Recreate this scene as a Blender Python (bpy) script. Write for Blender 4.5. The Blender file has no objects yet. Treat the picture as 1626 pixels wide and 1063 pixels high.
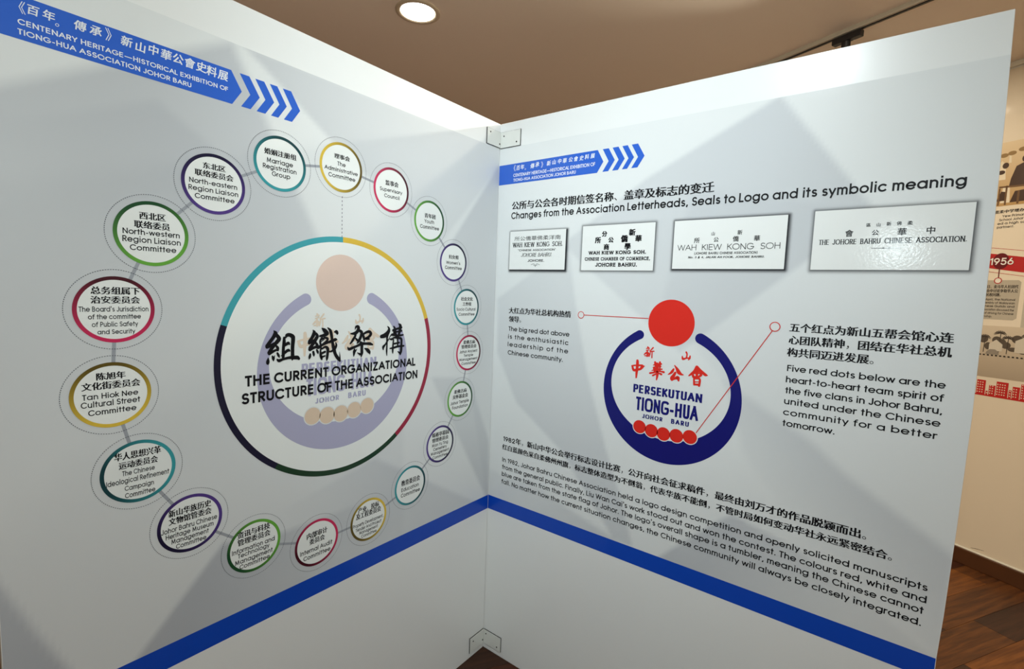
# Exhibition corner: two printed display boards joined at a right angle in a gallery.
import bpy, bmesh, math, random
from mathutils import Matrix, Vector
random.seed(7)
sc = bpy.context.scene
COL = sc.collection

# ------------------------------------------------------------------ camera
cam_data = bpy.data.cameras.new('camera')
cam_data.sensor_width = 36.0
cam_data.lens = 781.11 * 36.0 / 1626.0
cam_data.clip_start = 0.02
cam = bpy.data.objects.new('camera', cam_data)
COL.objects.link(cam)
cam.matrix_world = Matrix((
    (0.791796, -0.083054, 0.605112, 1.06619),
    (0.609639, 0.046785, -0.791298, -1.29176),
    (0.037411, 0.995446, 0.087677, 1.28446),
    (0, 0, 0, 1)))
sc.camera = cam

# ------------------------------------------------------------------ exposure, world
sc.view_settings.view_transform = 'Standard'
sc.view_settings.look = 'None'
sc.view_settings.gamma = 1.0
sc.view_settings.use_curve_mapping = False
sc.view_settings.exposure = 0.25
world = bpy.data.worlds.new('world')
sc.world = world
world.use_nodes = True
world.node_tree.nodes['Background'].inputs[0].default_value = (0.9, 0.95, 1.0, 1)
world.node_tree.nodes['Background'].inputs[1].default_value = 0.05
sc.cycles.max_bounces = 6
sc.cycles.diffuse_bounces = 4

CEIL = 2.443
WX, WY = Vector((0.85901, -0.51196, 0)), Vector((0.51196, 0.85901, 0))   # along the far wall / towards it
def room(s, t, z):
    """point from room coordinates: s along the far wall, t towards it"""
    return WX * s + WY * t + Vector((0, 0, z))

def area_lamp(name, loc, target, size, power, colour, shape='DISK', spread=math.pi):
    l = bpy.data.lights.new(name, 'AREA')
    l.shape = shape; l.size = size; l.energy = power; l.color = colour; l.spread = spread
    if shape == 'RECTANGLE': l.size, l.size_y = size, size * .6
    o = bpy.data.objects.new(name, l); COL.objects.link(o)
    o.location = loc
    o.rotation_euler = (Vector(target) - Vector(loc)).to_track_quat('-Z', 'Y').to_euler()
    return o
# the photographer's flash, 23 cm above the lens, tilted a little upward
area_lamp('flash_lamp', (1.066, -1.30, 1.517), (0.25, -0.2, 1.95), 0.06, 4.6, (0.82, 0.97, 1.0), 'RECTANGLE')
def spot_lamp(name, loc, target, power, colour, cone, blend, radius):
    l = bpy.data.lights.new(name, 'SPOT'); l.energy = power; l.color = colour
    l.spot_size = math.radians(cone); l.spot_blend = blend; l.shadow_soft_size = radius
    o = bpy.data.objects.new(name, l); COL.objects.link(o); o.location = loc
    o.rotation_euler = (Vector(target) - Vector(loc)).to_track_quat('-Z', 'Y').to_euler(); return o
# track spotlight behind the right board; overhead fill spot added to brighten the corner
SPOTS = [((.822, 1.287, 2.285), (0.0, -.15, 1.80), 40, (1.0, 0.96, 0.80), 75, 0.6),
         ((0.80, -1.20, 2.30), (0.30, 0.0, 1.42), 62, (0.88, 0.97, 1.0), 94, 1.0)]
for loc, aim, p, c, cone, bl in SPOTS: spot_lamp('track_lamp', loc, aim, p, c, cone, bl, 0.03)
# first the downlight above the left board, then added fill lamps (fittings further down)
LAMPS = [(-0.615, 0.170, 34, (1.0, 0.87, 0.74)), (0.80, 1.66, 5, (1.0, 0.88, 0.70)),
         (2.2, -2.6, 20, (0.90, 0.98, 1.0)), (3.0, -1.10, 8, (0.94, 0.98, 0.98)), (1.05, 0.75, 9, (1.0, 0.89, 0.72))]
for (x, y, p, c) in LAMPS:
    area_lamp('ceiling_lamp', (x, y, CEIL - 0.012), (x, y, 0), 0.12, p, c)

# ------------------------------------------------------------------ measurements of the prints, in metres on each board
BADGE = [('admin',-0.592,1.5629,[('理事会', 'c',-19.6,21.4,18.5,11.0),('The', 'r',-11.9,10.6,2.8,9.8),('Administrative', 'r',-45.1,44.9,-11.4,9.3),('Committee', 'r',-34.9,37.9,-26.5,9.9)]),('superv',-0.4428,1.5373,[('监事会', 'c',-20.3,21.1,10.4,12.7),('Supervisory', 'r',-37.8,35.1,-6.0,9.4),('Council', 'r',-23.9,26.2,-21.3,9.4)]),('youth',-0.3065,1.4751,[('青年团', 'c',-19.4,21.8,8.1,12.4),('Youth', 'r',-19.9,17.2,-6.5,10.2),('Committee', 'r',-35.6,37.4,-22.5,10.3)]),('women',-0.2048,1.3647,[('妇女组', 'c',-20.1,19.9,10.7,11.8),("Women's", 'r',-31.6,28.6,-5.7,9.4),('Committee', 'r',-36.0,36.3,-21.0,9.8)]),('socio',-0.1408,1.2292,[('社会文化', 'c',-26.5,27.2,19.6,11.7),('工作组', 'c',-18.8,20.6,4.0,11.2),('Socio Cultural', 'r',-45.2,42.0,-11.7,9.3),('Committee', 'r',-35.7,38.2,-27.4,9.3)]),('ancient',-0.1248,1.0819,[('柔佛古庙', 'c',-26.3,28.7,29.2,11.5),('管理委员会', 'c',-34.2,35.4,14.8,11.5),('Johor Ancient', 'r',-42.7,41.3,0.2,9.5),('Temple', 'r',-23.1,21.5,-11.9,8.5),('Management', 'r',-43.2,42.5,-24.5,8.6),('Committee', 'r',-32.7,35.6,-37.9,8.6)]),('found',-0.1582,0.9354,[('柔佛古庙', 'c',-28.7,28.3,19.7,12.0),('关怀基金会', 'c',-34.9,34.9,2.7,13.1),('Johor Temple', 'r',-43.8,40.8,-14.5,10.1),('Foundation', 'r',-35.8,36.3,-29.4,10.1)]),('mian',-0.2418,0.8073,[('绵裕亭墓园', 'c',-35.0,35.9,25.5,13.7),('管理委员会', 'c',-33.9,33.8,9.9,12.2),('Mian Yu Ting', 'r',-34.7,32.9,-4.1,9.8),('Cemetery', 'r',-29.2,28.0,-16.8,9.3),('Management', 'r',-39.0,38.6,-29.1,9.4),('Committee', 'r',-31.6,32.3,-42.2,8.9)]),('edu',-0.3583,0.7102,[('教育委员会', 'c',-33.6,35.1,6.1,15.9),('Education', 'r',-33.8,31.4,-11.2,11.2),('Committee', 'r',-35.1,36.7,-27.4,11.3)]),('prop',-0.5016,0.6586,[('产业、投标', 'c',-33.8,31.7,26.4,14.7),('及工程委员会', 'c',-40.3,38.2,10.7,15.6),('Property Development,', 'r',-49.9,46.9,-9.3,9.5),('Tender And Project', 'r',-41.4,40.9,-21.9,9.1),('Management', 'r',-30.3,29.2,-32.7,8.7),('Committee', 'r',-23.9,25.2,-44.3,8.7)]),('audit',-0.6526,0.654,[('内部审计', 'c',-27.5,26.6,16.0,14.8),('委员会', 'c',-20.0,19.5,0.1,14.1),('Internal Audit', 'r',-44.2,41.4,-19.5,11.5),('Committee', 'r',-35.9,36.0,-34.9,10.8)]),('it',-0.8016,0.7056,[('资讯与科技', 'c',-35.9,33.1,27.5,14.4),('管理委员会', 'c',-35.6,33.6,11.5,13.8),('Information and', 'r',-47.5,44.0,-4.8,10.6),('Technology', 'r',-35.9,32.0,-15.8,10.0),('Management', 'r',-41.9,39.4,-29.5,10.3),('Committee', 'r',-32.6,32.7,-42.0,10.0)]),('herit',-0.9246,0.8025,[('新山华族历史', 'c',-37.7,36.1,22.8,14.0),('文物馆管委会', 'c',-37.5,36.6,7.1,13.5),('Johor Bahru Chinese', 'r',-50.8,47.6,-7.9,10.3),('Heritage Museum', 'r',-43.5,40.6,-20.0,9.8),('Management', 'r',-34.6,31.6,-31.9,9.8),('Committee', 'r',-26.8,27.0,-44.1,9.5)]),('ideo',-1.0063,0.931,[('华人思想兴革', 'c',-36.0,33.7,26.2,13.8),('运动委员会', 'c',-29.8,28.4,9.8,12.7),('The Chinese', 'r',-25.7,23.7,-3.5,9.2),('Ideological Refinement', 'r',-48.6,46.5,-17.3,9.8),('Campaign', 'r',-22.6,21.6,-31.6,9.0),('Committee', 'r',-22.5,23.7,-45.4,9.3)]),('tan',-1.0423,1.0779,[('陈旭年', 'c',-20.9,19.3,27.8,12.5),('文化街委员会', 'c',-40.4,40.4,11.5,13.0),('Tan Hiok Nee', 'r',-40.7,37.7,-4.7,9.8),('Cultural Street', 'r',-42.5,40.4,-18.3,10.4),('Committee', 'r',-33.3,34.3,-32.6,9.9)]),('public',-1.0337,1.227,[('总务组属下', 'c',-32.4,35.3,26.3,12.8),('治安委员会', 'c',-32.8,34.9,10.7,12.3),("The Board's Jurisdiction", 'r',-49.1,47.8,-3.5,8.8),('of the committee', 'r',-37.4,36.3,-16.4,8.6),('of Public Safety', 'r',-32.7,31.7,-29.5,8.6),('and Security', 'r',-25.6,27.3,-42.3,8.1)]),('nw',-0.9765,1.363,[('西北区', 'c',-18.9,20.4,24.6,12.6),('联络委员', 'c',-26.5,26.9,8.6,12.6),('North-western', 'r',-43.7,42.8,-3.4,9.9),('Region Liaison', 'r',-44.4,44.3,-17.1,10.5),('Committee', 'r',-34.1,36.9,-31.2,10.0)]),('ne',-0.8722,1.4704,[('东北区', 'c',-20.1,20.0,27.1,11.4),('联络委员会', 'c',-33.8,34.2,11.6,11.9),('North-eastern', 'r',-43.9,41.9,-3.3,9.5),('Region Liaison', 'r',-45.3,43.9,-17.0,9.5),('Committee', 'r',-34.9,36.8,-31.3,9.6)]),('marr',-0.7402,1.5384,[('婚姻注册组', 'c',-34.7,34.4,14.7,12.0),('Marriage', 'r',-30.4,27.3,-1.8,9.9),('Registration', 'r',-38.3,35.3,-15.2,9.9),('Group', 'r',-19.3,21.0,-28.4,10.0)])]
TEXT = [('title', '公所与公会各时期信签名称、盖章及标志的变迁', 'c',0.0597,0.6928,1.5491,0.0254),('title', 'Changes from the Association Letterheads, Seals to Logo and its symbolic meaning', 'b',0.058,1.1615,1.5189,0.022),('call1', '大红点为华社总机构热情', 'c',0.0628,0.3,1.2112,0.0195),('call1', '领导。', 'c',0.0641,0.1141,1.1831,0.0195),('call1', 'The big red dot above', 't',0.0633,0.2989,1.1528,0.0148),('call1', 'is the enthusiastic', 't',0.063,0.2972,1.1268,0.0148),('call1', 'leadership of the', 't',0.0627,0.2973,1.1008,0.0149),('call1', 'Chinese community.', 't',0.0641,0.2797,1.0731,0.0149),('call2', '五个红点为新山五帮会馆心连', 'c',0.8855,1.1684,1.2155,0.0197),('call2', '心团队精神，团结在华社总机', 'c',0.8861,1.1676,1.187,0.0197),('call2', '构共同迈进发展。', 'c',0.8853,1.0469,1.1583,0.0198),('call2', 'Five red dots below are the', 't',0.8873,1.1655,1.1235,0.0147),('call2', 'heart-to-heart team spirit of', 't',0.8869,1.1649,1.0971,0.0148),('call2', 'the five clans in Johor Bahru,', 't',0.8871,1.1645,1.0715,0.0148),('call2', 'united under the Chinese', 't',0.8869,1.1644,1.0458,0.0149),('call2', 'community for a better', 't',0.8867,1.1618,1.0199,0.0149),('call2', 'tomorrow.', 't',0.8871,0.9904,0.9937,0.015),('story', '1982', 'b',0.0582,0.1088,0.7758,0.0162),('story', '年，新山中华公会举行标志设计比赛，公开向社会征求稿件，最终由刘万才的作品脱颖而出。', 'c',0.1118,1.0655,0.7759,0.0202),('story', '红白蓝颜色采自柔佛州州旗，标志整体造型为不倒翁，代表华族不能倒，不管时局如何变动华社永远紧密结合。', 'c',0.0565,1.1123,0.7458,0.0187),('story', 'In 1982, Johor Bahru Chinese Association held a logo design competition and openly solicited manuscripts', 'r',0.0572,1.1739,0.7038,0.0153),('story', "from the general public. Finally, Liu Wan Cai's work stood out and won the contest. The colours red, white and", 'r',0.0571,1.1742,0.6779,0.0154),('story', "blue are taken from the state flag of Johor. The logo's overall shape is a tumbler, meaning the Chinese cannot", 'r',0.0576,1.172,0.6533,0.0154),('story', 'fall. No matter how the current situation changes, the Chinese community will always be closely integrated.', 'r',0.057,1.17,0.6266,0.0154),('logo', 'PERSEKUTUAN', 'k',0.5139,0.702,1.0159,0.0233),('logo', 'TIONG-HUA', 'k',0.5236,0.695,0.9672,0.038),('logo', 'JOHOR', 'k2',0.5444,0.6022,0.9479,0.0113),('logo', 'BARU', 'k2',0.6258,0.673,0.9476,0.013),('h2', 'CENTENARY HERITAGE—HISTORICAL EXHIBITION OF', 'b',0.0601,0.3576,1.6535,0.0104),('h2', 'TIONG-HUA ASSOCIATION JOHOR BARU', 'b',0.0608,0.2938,1.6386,0.0097),('L1', 'THE CURRENT ORGANIZATIONAL', 'b2',-0.8198,-0.3491,1.0621,0.0234),('L1', 'STRUCTURE OF THE ASSOCIATION', 'b2',-0.8263,-0.3415,1.0248,0.0239),('Lh', 'CENTENARY HERITAGE—HISTORICAL EXHIBITION OF', 'b',-1.1392,-0.845,1.654,0.0081),('Lh', 'TIONG-HUA ASSOCIATION JOHOR BARU', 'b',-1.14,-0.9094,1.6396,0.0081),('k1', '所公僑華佛柔洋南', 's',0.0756,0.2518,1.448,0.0137),('k1', 'WAH KIEW KONG SOH.', 'serif',0.0687,0.26,1.4276,0.0144),('k1', '“CHINESE ASSOCIATION”', 'w',0.0908,0.2361,1.4143,0.0062),('k1', 'JOHORE BAHRU.', 'ital',0.1039,0.2215,1.3965,0.0116),('k1', 'JOHORE.', 'w',0.1309,0.195,1.3802,0.0077),('k2', 'WAH KIEW KONG SOH.', 'w2',0.3505,0.5268,1.3994,0.0103),('k2', 'CHINESE CHAMBER OF COMMERCE,', 'w2',0.3391,0.5393,1.3821,0.0097),('k2', 'JOHORE BAHRU.', 'w2',0.3748,0.5029,1.3646,0.0111),('k3', 'WAH KIEW KONG SOH', 'thin',0.6122,0.8515,1.4061,0.0146),('k3', '(JOHORE BAHRU CHINESE ASSOCIATION)', 'w',0.6564,0.8045,1.3953,0.0061),('k3', 'No. 3 & 4, JALAN AH FOOK, JOHORE BAHRU.', 'w3',0.6414,0.8199,1.3859,0.0048),('k4', 'THE JOHORE BAHRU CHINESE ASSOCIATION.', 'serif',0.9277,1.1715,1.4124,0.011)]
GLYPH = {'k2': [('所',0.3794,1.4409,0.0167),('分',0.3993,1.4582,0.0148),('公',0.4203,1.4404,0.0147),('僑',0.4614,1.4424,0.0184),('新',0.4837,1.4589,0.0171),('華',0.503,1.4417,0.0169),('商',0.4073,1.4209,0.016),('學',0.4721,1.4207,0.0172)], 'k3': [('山',0.6994,1.4466,0.0089),('新',0.7619,1.4471,0.0106),('所',0.6608,1.431,0.0129),('公',0.7076,1.4318,0.0114),('僑',0.7537,1.4321,0.0127),('華',0.8008,1.4319,0.0128)], 'k4': [('區',1.0146,1.4518,0.0073),('山',1.0316,1.4516,0.0072),('新',1.0488,1.4524,0.0076),('佛',1.0658,1.4527,0.0075),('柔',1.0831,1.4524,0.0079),('會',0.982,1.4357,0.0139),('公',1.0275,1.4355,0.0111),('華',1.0716,1.4355,0.0141),('中',1.1166,1.4365,0.0142)], 'h2': [('《',0.0601,1.6814,0.0166),('百',0.0786,1.6809,0.0164),('年',0.096,1.6815,0.0163),('。',0.1133,1.6778,0.0162),('傳',0.1351,1.6802,0.0161),('承',0.1537,1.6822,0.016),('》',0.1763,1.6791,0.0158),('新',0.1968,1.6805,0.0157),('山',0.2161,1.6817,0.0156),('中',0.2359,1.6817,0.0155),('華',0.254,1.681,0.0153),('公',0.2747,1.6815,0.0152),('會',0.2925,1.6814,0.0151),('史',0.3115,1.6814,0.015),('料',0.3295,1.6822,0.0149),('展',0.3482,1.6827,0.0148)], 'Lh': [('《',-1.1378,1.6787,0.0151),('百',-1.1217,1.6804,0.0154),('年',-1.1038,1.6808,0.0157),('。',-1.0895,1.6754,0.0159),('傳',-1.0667,1.6814,0.0163),('承',-1.0471,1.6822,0.0166),('》',-1.0262,1.6826,0.017),('新',-1.0061,1.682,0.0173),('山',-0.9868,1.6807,0.0176),('中',-0.9677,1.6834,0.0179),('華',-0.9485,1.6826,0.0182),('公',-0.9302,1.6828,0.0185),('會',-0.9112,1.6824,0.0188),('史',-0.8916,1.6826,0.0192),('料',-0.8738,1.6813,0.0194),('展',-0.8536,1.6813,0.0198)]}
BRUSH_TITLE = [[[(-7571,11785,25),(-7540,11726,89),(-7587,11644,72),(-7668,11538,72),(-7731,11462,63)],[(-7723,11440,71),(-7639,11469,59),(-7571,11498,64)],[(-7514,11691,68),(-7459,11607,82),(-7502,11545,81),(-7562,11481,77),(-7631,11392,72),(-7690,11311,59)],[(-7677,11289,63),(-7606,11326,55),(-7529,11359,47),(-7490,11356,47)],[(-7532,11462,34),(-7494,11408,60),(-7490,11356,52)],[(-7703,11198,17),(-7708,11135,63),(-7712,11085,63),(-7712,11059,25)],[(-7610,11229,30),(-7589,11176,60),(-7585,11120,17)],[(-7559,11242,10),(-7574,11192,34)],[(-7499,11288,39),(-7473,11235,52),(-7456,11192,22)],[(-7345,11622,52),(-7347,11510,70),(-7364,11382,61),(-7366,11252,65),(-7369,11165,52)],[(-7306,11616,22),(-7283,11671,70),(-7221,11681,75),(-7149,11639,89),(-7136,11577,85),(-7149,11411,78),(-7150,11235,76),(-7150,11164,85),(-7159,11103,22)],[(-7337,11440,44),(-7284,11480,61),(-7248,11496,62),(-7220,11468,31)],[(-7338,11276,53),(-7284,11320,62),(-7244,11334,62),(-7217,11317,35)],[(-7504,11149,30),(-7461,11117,65),(-7364,11143,52),(-7240,11163,58),(-7123,11158,76),(-7040,11151,81),(-6999,11120,55)],[(-7417,11220,13),(-7377,11240,39)]],[[(-6651,11762,23),(-6622,11704,80),(-6670,11598,75),(-6747,11503,65)],[(-6747,11471,70),(-6670,11503,61),(-6612,11527,57)],[(-6578,11680,57),(-6544,11619,71),(-6583,11548,80),(-6660,11434,75),(-6737,11349,61)],[(-6728,11316,79),(-6651,11343,61),(-6572,11365,62),(-6513,11347,67),(-6454,11384,58),(-6333,11428,49),(-6180,11479,59),(-6066,11510,70),(-6026,11508,30)],[(-6583,11466,47),(-6548,11409,62),(-6523,11352,52)],[(-6723,11203,42),(-6735,11140,61),(-6751,11089,19)],[(-6645,11251,52),(-6631,11186,52),(-6629,11145,17)],[(-6558,11295,38),(-6533,11243,52),(-6523,11198,17)],[(-6425,11801,24),(-6370,11758,82),(-6314,11700,97),(-6284,11666,78),(-6375,11629,72),(-6479,11616,43)],[(-6425,11576,38),(-6469,11505,43),(-6462,11431,48)],[(-6434,11535,38),(-6354,11568,43),(-6283,11550,58),(-6285,11504,54),(-6354,11452,39),(-6434,11402,38)],[(-6444,11485,21),(-6364,11531,19)],[(-6444,11347,34),(-6463,11256,43),(-6453,11144,63),(-6428,11063,48)],[(-6424,11309,39),(-6333,11349,53),(-6272,11298,73),(-6274,11186,64),(-6289,11075,59),(-6296,11021,24)],[(-6423,11202,53),(-6343,11233,49)],[(-6428,11110,48),(-6337,11135,29)],[(-6274,11808,21),(-6202,11733,69),(-6170,11610,69),(-6149,11468,64),(-6111,11306,84),(-6063,11151,75),(-5989,11040,76),(-5940,10978,51)],[(-5945,10983,51),(-5941,11074,32),(-5949,11204,6)],[(-6059,11436,25),(-6042,11367,52),(-6085,11285,60),(-6168,11234,44),(-6225,11229,34)],[(-6103,11696,20),(-6046,11703,75),(-6016,11664,60),(-6014,11632,18)]],[[(-5514,11734,12),(-5489,11796,48),(-5442,11813,63),(-5412,11775,83),(-5430,11704,83),(-5503,11643,78),(-5632,11633,34)],[(-5502,11634,73),(-5512,11563,58),(-5573,11476,63),(-5650,11381,34)],[(-5399,11711,59),(-5318,11653,79),(-5344,11545,74),(-5401,11439,69),(-5450,11383,29)],[(-5491,11507,39),(-5438,11455,59)],[(-5275,11606,50),(-5252,11522,65),(-5230,11425,35)],[(-5270,11606,50),(-5173,11652,60),(-5086,11662,71),(-5036,11604,76),(-5106,11524,66),(-5203,11487,50),(-5089,11472,45)],[(-5720,11301,24),(-5684,11249,67),(-5571,11277,63),(-5426,11322,59),(-5320,11361,74),(-5191,11358,60),(-5059,11345,71),(-4976,11316,36)],[(-5342,11399,59),(-5309,11342,79),(-5308,11214,77),(-5306,11122,75),(-5329,11018,20)],[(-5443,11143,12),(-5359,11094,59)],[(-5517,11251,19),(-5531,11175,73),(-5545,11060,24)],[(-5451,11244,10),(-5498,11182,39)],[(-5224,11237,20),(-5140,11192,81),(-5081,11132,76),(-5059,11082,25)]],[[(-4502,11780,20),(-4454,11720,63),(-4471,11633,97),(-4576,11546,113),(-4700,11516,89)],[(-4477,11613,80),(-4513,11481,57),(-4515,11276,43),(-4521,11123,48),(-4514,10993,23)],[(-4480,11418,46),(-4566,11300,45),(-4633,11233,68),(-4634,11161,28)],[(-4455,11437,17),(-4406,11512,25),(-4343,11555,52),(-4213,11539,70)],[(-4302,11776,29),(-4258,11718,58),(-4227,11571,70),(-4205,11466,58)],[(-4131,11838,29),(-4072,11784,88),(-4085,11669,82),(-4121,11535,71),(-4172,11464,70)],[(-4313,11668,63),(-4178,11704,53),(-4020,11735,47)],[(-4286,11610,52),(-4150,11625,41),(-4025,11641,53)],[(-4343,11545,52),(-4213,11523,47),(-4082,11517,53),(-3969,11527,42)],[(-4430,11436,29),(-4353,11427,52),(-4277,11464,46),(-4133,11451,53),(-4033,11420,65),(-4020,11298,65),(-4030,11086,74),(-4054,10977,30)],[(-4151,11080,14),(-4071,11026,65)],[(-4295,11408,41),(-4311,11263,49),(-4318,11108,52),(-4313,11036,23)],[(-4267,11297,47),(-4097,11318,47)],[(-4412,11177,29),(-4310,11185,52),(-4128,11215,53),(-3935,11218,46)],[(-4159,11442,53),(-4150,11316,47),(-4154,11211,47)]]]
BRUSH_LOGO = [[[(5211,11053,65),(5217,10966,77),(5212,10849,73),(5207,10732,65),(5202,10579,42)],[(5075,10879,54),(5099,10800,60),(5137,10775,65),(5221,10804,59),(5310,10832,59),(5366,10903,76),(5416,10923,29)],[(5056,10888,36),(5141,10913,38),(5358,10939,47)],[(5716,11070,51),(5739,10995,74)],[(5852,11082,51),(5848,11008,62)],[(5675,10987,25),(5778,11022,40),(5892,11042,40)],[(5674,10921,25),(5781,10964,34),(5885,10973,32)],[(5777,11034,68),(5792,10808,85),(5797,10695,57),(5785,10596,34)],[(5641,10834,25),(5787,10881,34),(5921,10904,32)],[(5703,10911,69),(5727,10811,63)],[(5856,10975,40),(5865,10840,45)],[(5590,10753,46),(5689,10781,44),(5791,10817,40),(5882,10837,36),(5972,10829,54)],[(5676,10699,44),(5749,10743,37),(5840,10778,36),(5908,10761,54)],[(5486,11460,40),(5520,11427,35)],[(5445,11417,21),(5531,11434,29)],[(5444,11364,21),(5529,11388,25)],[(5387,11241,21),(5466,11304,52),(5527,11276,52)],[(5480,11365,35),(5484,11208,41)],[(5412,11215,23),(5524,11227,40)],[(5639,11461,34),(5579,11387,29)],[(5559,11368,32),(5564,11283,23),(5541,11206,23)],[(5570,11346,29),(5668,11364,29)],[(5614,11351,29),(5618,11180,29)]],[[(6533,11430,41),(6557,11372,34),(6546,11278,38)],[(6439,11310,27),(6460,11243,52),(6544,11273,34),(6618,11283,32)],[(6638,11340,32),(6631,11282,45),(6602,11236,24)],[(6235,10949,39),(6203,10883,66),(6157,10827,50),(6094,10783,20)],[(6251,11049,20),(6320,10965,66),(6369,10883,93),(6432,10839,60),(6493,10825,27)],[(6283,10855,55),(6251,10784,72),(6199,10698,83),(6208,10649,50)],[(6201,10671,78),(6287,10705,61),(6358,10726,93),(6385,10652,38)],[(6828,11078,69),(6778,10963,64),(6710,10884,59),(6641,10823,27)],[(6834,11079,63),(6912,11002,68),(7011,10929,68),(7064,10898,62),(7106,10893,21)],[(6743,10861,53),(6773,10805,64),(6883,10820,47),(6947,10883,63)],[(6769,10946,37),(6945,10979,42)],[(6835,10981,69),(6848,10799,58)],[(6741,10899,32),(6948,10931,42)],[(6777,10756,43),(6792,10612,48)],[(6802,10771,37),(6923,10771,47),(6917,10597,53)],[(6798,10681,27),(6923,10699,21)],[(6802,10616,43),(6907,10623,53)]]]
FACETS_LEFT = [([(-1.199,1.538),(-0.837,1.751),(-0.585,1.258),(-0.394,1.103),(-0.37,0.07),(-1.235,0.648)],(-1.008,1.647),0.42,(-0.893,0.884),0.1,5),([(-0.817,1.755),(0.126,1.754),(0.006,1.701),(-0.259,1.42),(-0.561,1.579)],(-0.811,1.733),0.36,(-0.216,1.674),0.12,3),([(0.021,1.729),(-0.22,1.419),(-0.099,0.913),(-0.006,0.538),(0.051,1.202)],(-0.008,1.641),0.34,(-0.061,0.777),0.08,3),([(-0.285,1.019),(0.004,0.535),(-0.008,0.765),(-0.118,0.999)],(-0.129,0.918),0.2,(-0.019,0.588),0.34,3),([(-0.483,0.822),(-0.05,0.553),(-0.381,0.529),(-0.55,0.511),(-0.691,0.56),(-0.866,0.736)],(-0.431,0.77),0.26,(-0.658,0.626),0.02,3),([(-0.866,0.736),(-1.036,0.552),(-0.658,0.396),(0.053,0.542),(-0.473,0.71),(-0.737,0.712)],(-0.896,0.698),0.5,(-0.427,0.567),0.0,3),([(-1.214,0.858),(-1.149,0.69),(-1.082,0.533),(-1.239,0.547)],(-1.178,0.738),0.46,(-1.167,0.643),0.5,3),([(-0.964,1.599),(-0.866,1.535),(-0.97,1.309),(-1.193,1.376),(-1.189,1.493)],(-0.935,1.564),0.16,(-1.112,1.389),0.0,4)]
FACETS_RIGHT = [([(0.827,1.753),(0.513,1.599),(0.23,1.414),(0.286,1.41),(0.637,1.141),(1.024,1.481)],(0.818,1.702),0.34,(0.506,1.267),0.18,3),([(0.281,1.428),(0.011,1.257),(0.019,1.075),(0.108,0.916),(0.284,0.797),(0.48,0.574),(0.539,0.569),(0.494,0.704),(0.44,0.833),(0.362,1.06),(0.309,1.278)],(0.277,1.372),0.18,(0.423,0.703),0.3,3),([(0.579,1.254),(0.752,1.081),(0.95,0.971),(1.192,0.799),(1.195,0.549),(1.262,1.391),(1.024,1.481),(0.641,1.562)],(0.8,1.4),0.1,(1.152,1.27),0.0,5),([(0.589,0.541),(0.762,0.721),(0.795,0.747),(0.928,0.712),(0.984,0.692),(1.213,0.558),(0.712,0.526)],(0.796,0.735),0.42,(1.05,0.622),0.1,3),([(0.752,1.081),(0.944,0.97),(1.025,0.903),(1.212,0.788),(1.202,0.58),(0.985,0.684),(0.808,0.909)],(1.084,0.877),0.32,(0.969,0.724),0.0,5),([(-0.005,0.661),(0.223,0.646),(0.48,0.574),(0.552,0.545),(0.0,0.537)],(0.067,0.624),0.12,(0.451,0.576),0.3,4)]

# ------------------------------------------------------------------ helpers
def lin(c):
    c = c / 255.0
    return c / 12.92 if c <= 0.04045 else ((c + 0.055) / 1.055) ** 2.4
def rgb(r, g, b): return (lin(r), lin(g), lin(b), 1)

def nodes_of(m):
    m.use_nodes = True
    nt = m.node_tree
    return nt, nt.nodes['Principled BSDF']
_mats = {}
def mat(name, col, rough=0.5, coat=0.0, metal=0.0, spec=0.5, noise=0.0, scale=40, bump=0.0):
    if name in _mats: return _mats[name]
    m = bpy.data.materials.new(name); nt, b = nodes_of(m)
    b.inputs['Base Color'].default_value = col
    b.inputs['Roughness'].default_value = rough
    b.inputs['Metallic'].default_value = metal
    b.inputs['Specular IOR Level'].default_value = spec
    b.inputs['Coat Weight'].default_value = coat
    b.inputs['Coat Roughness'].default_value = 0.10
    if noise or bump:
        tc = nt.nodes.new('ShaderNodeTexCoord'); n = nt.nodes.new('ShaderNodeTexNoise')
        n.inputs['Scale'].default_value = scale; n.inputs['Detail'].default_value = 4
        nt.links.new(tc.outputs['Object'], n.inputs['Vector'])
        if noise:
            mx = nt.nodes.new('ShaderNodeMix'); mx.data_type = 'RGBA'
            mx.inputs[6].default_value = col
            mx.inputs[7].default_value = (col[0] * (1 - noise), col[1] * (1 - noise), col[2] * (1 - noise), 1)
            nt.links.new(n.outputs['Fac'], mx.inputs[0]); nt.links.new(mx.outputs[2], b.inputs['Base Color'])
        if bump:
            bp = nt.nodes.new('ShaderNodeBump'); bp.inputs['Strength'].default_value = bump
            bp.inputs['Distance'].default_value = 0.002
            nt.links.new(n.outputs['Fac'], bp.inputs['Height']); nt.links.new(bp.outputs[0], b.inputs['Normal'])
    _mats[name] = m
    return m
def ink(r, g, b): return mat('ink_%d_%d_%d' % (r, g, b), rgb(r, g, b), 0.42, COAT, spec=0.22)
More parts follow.
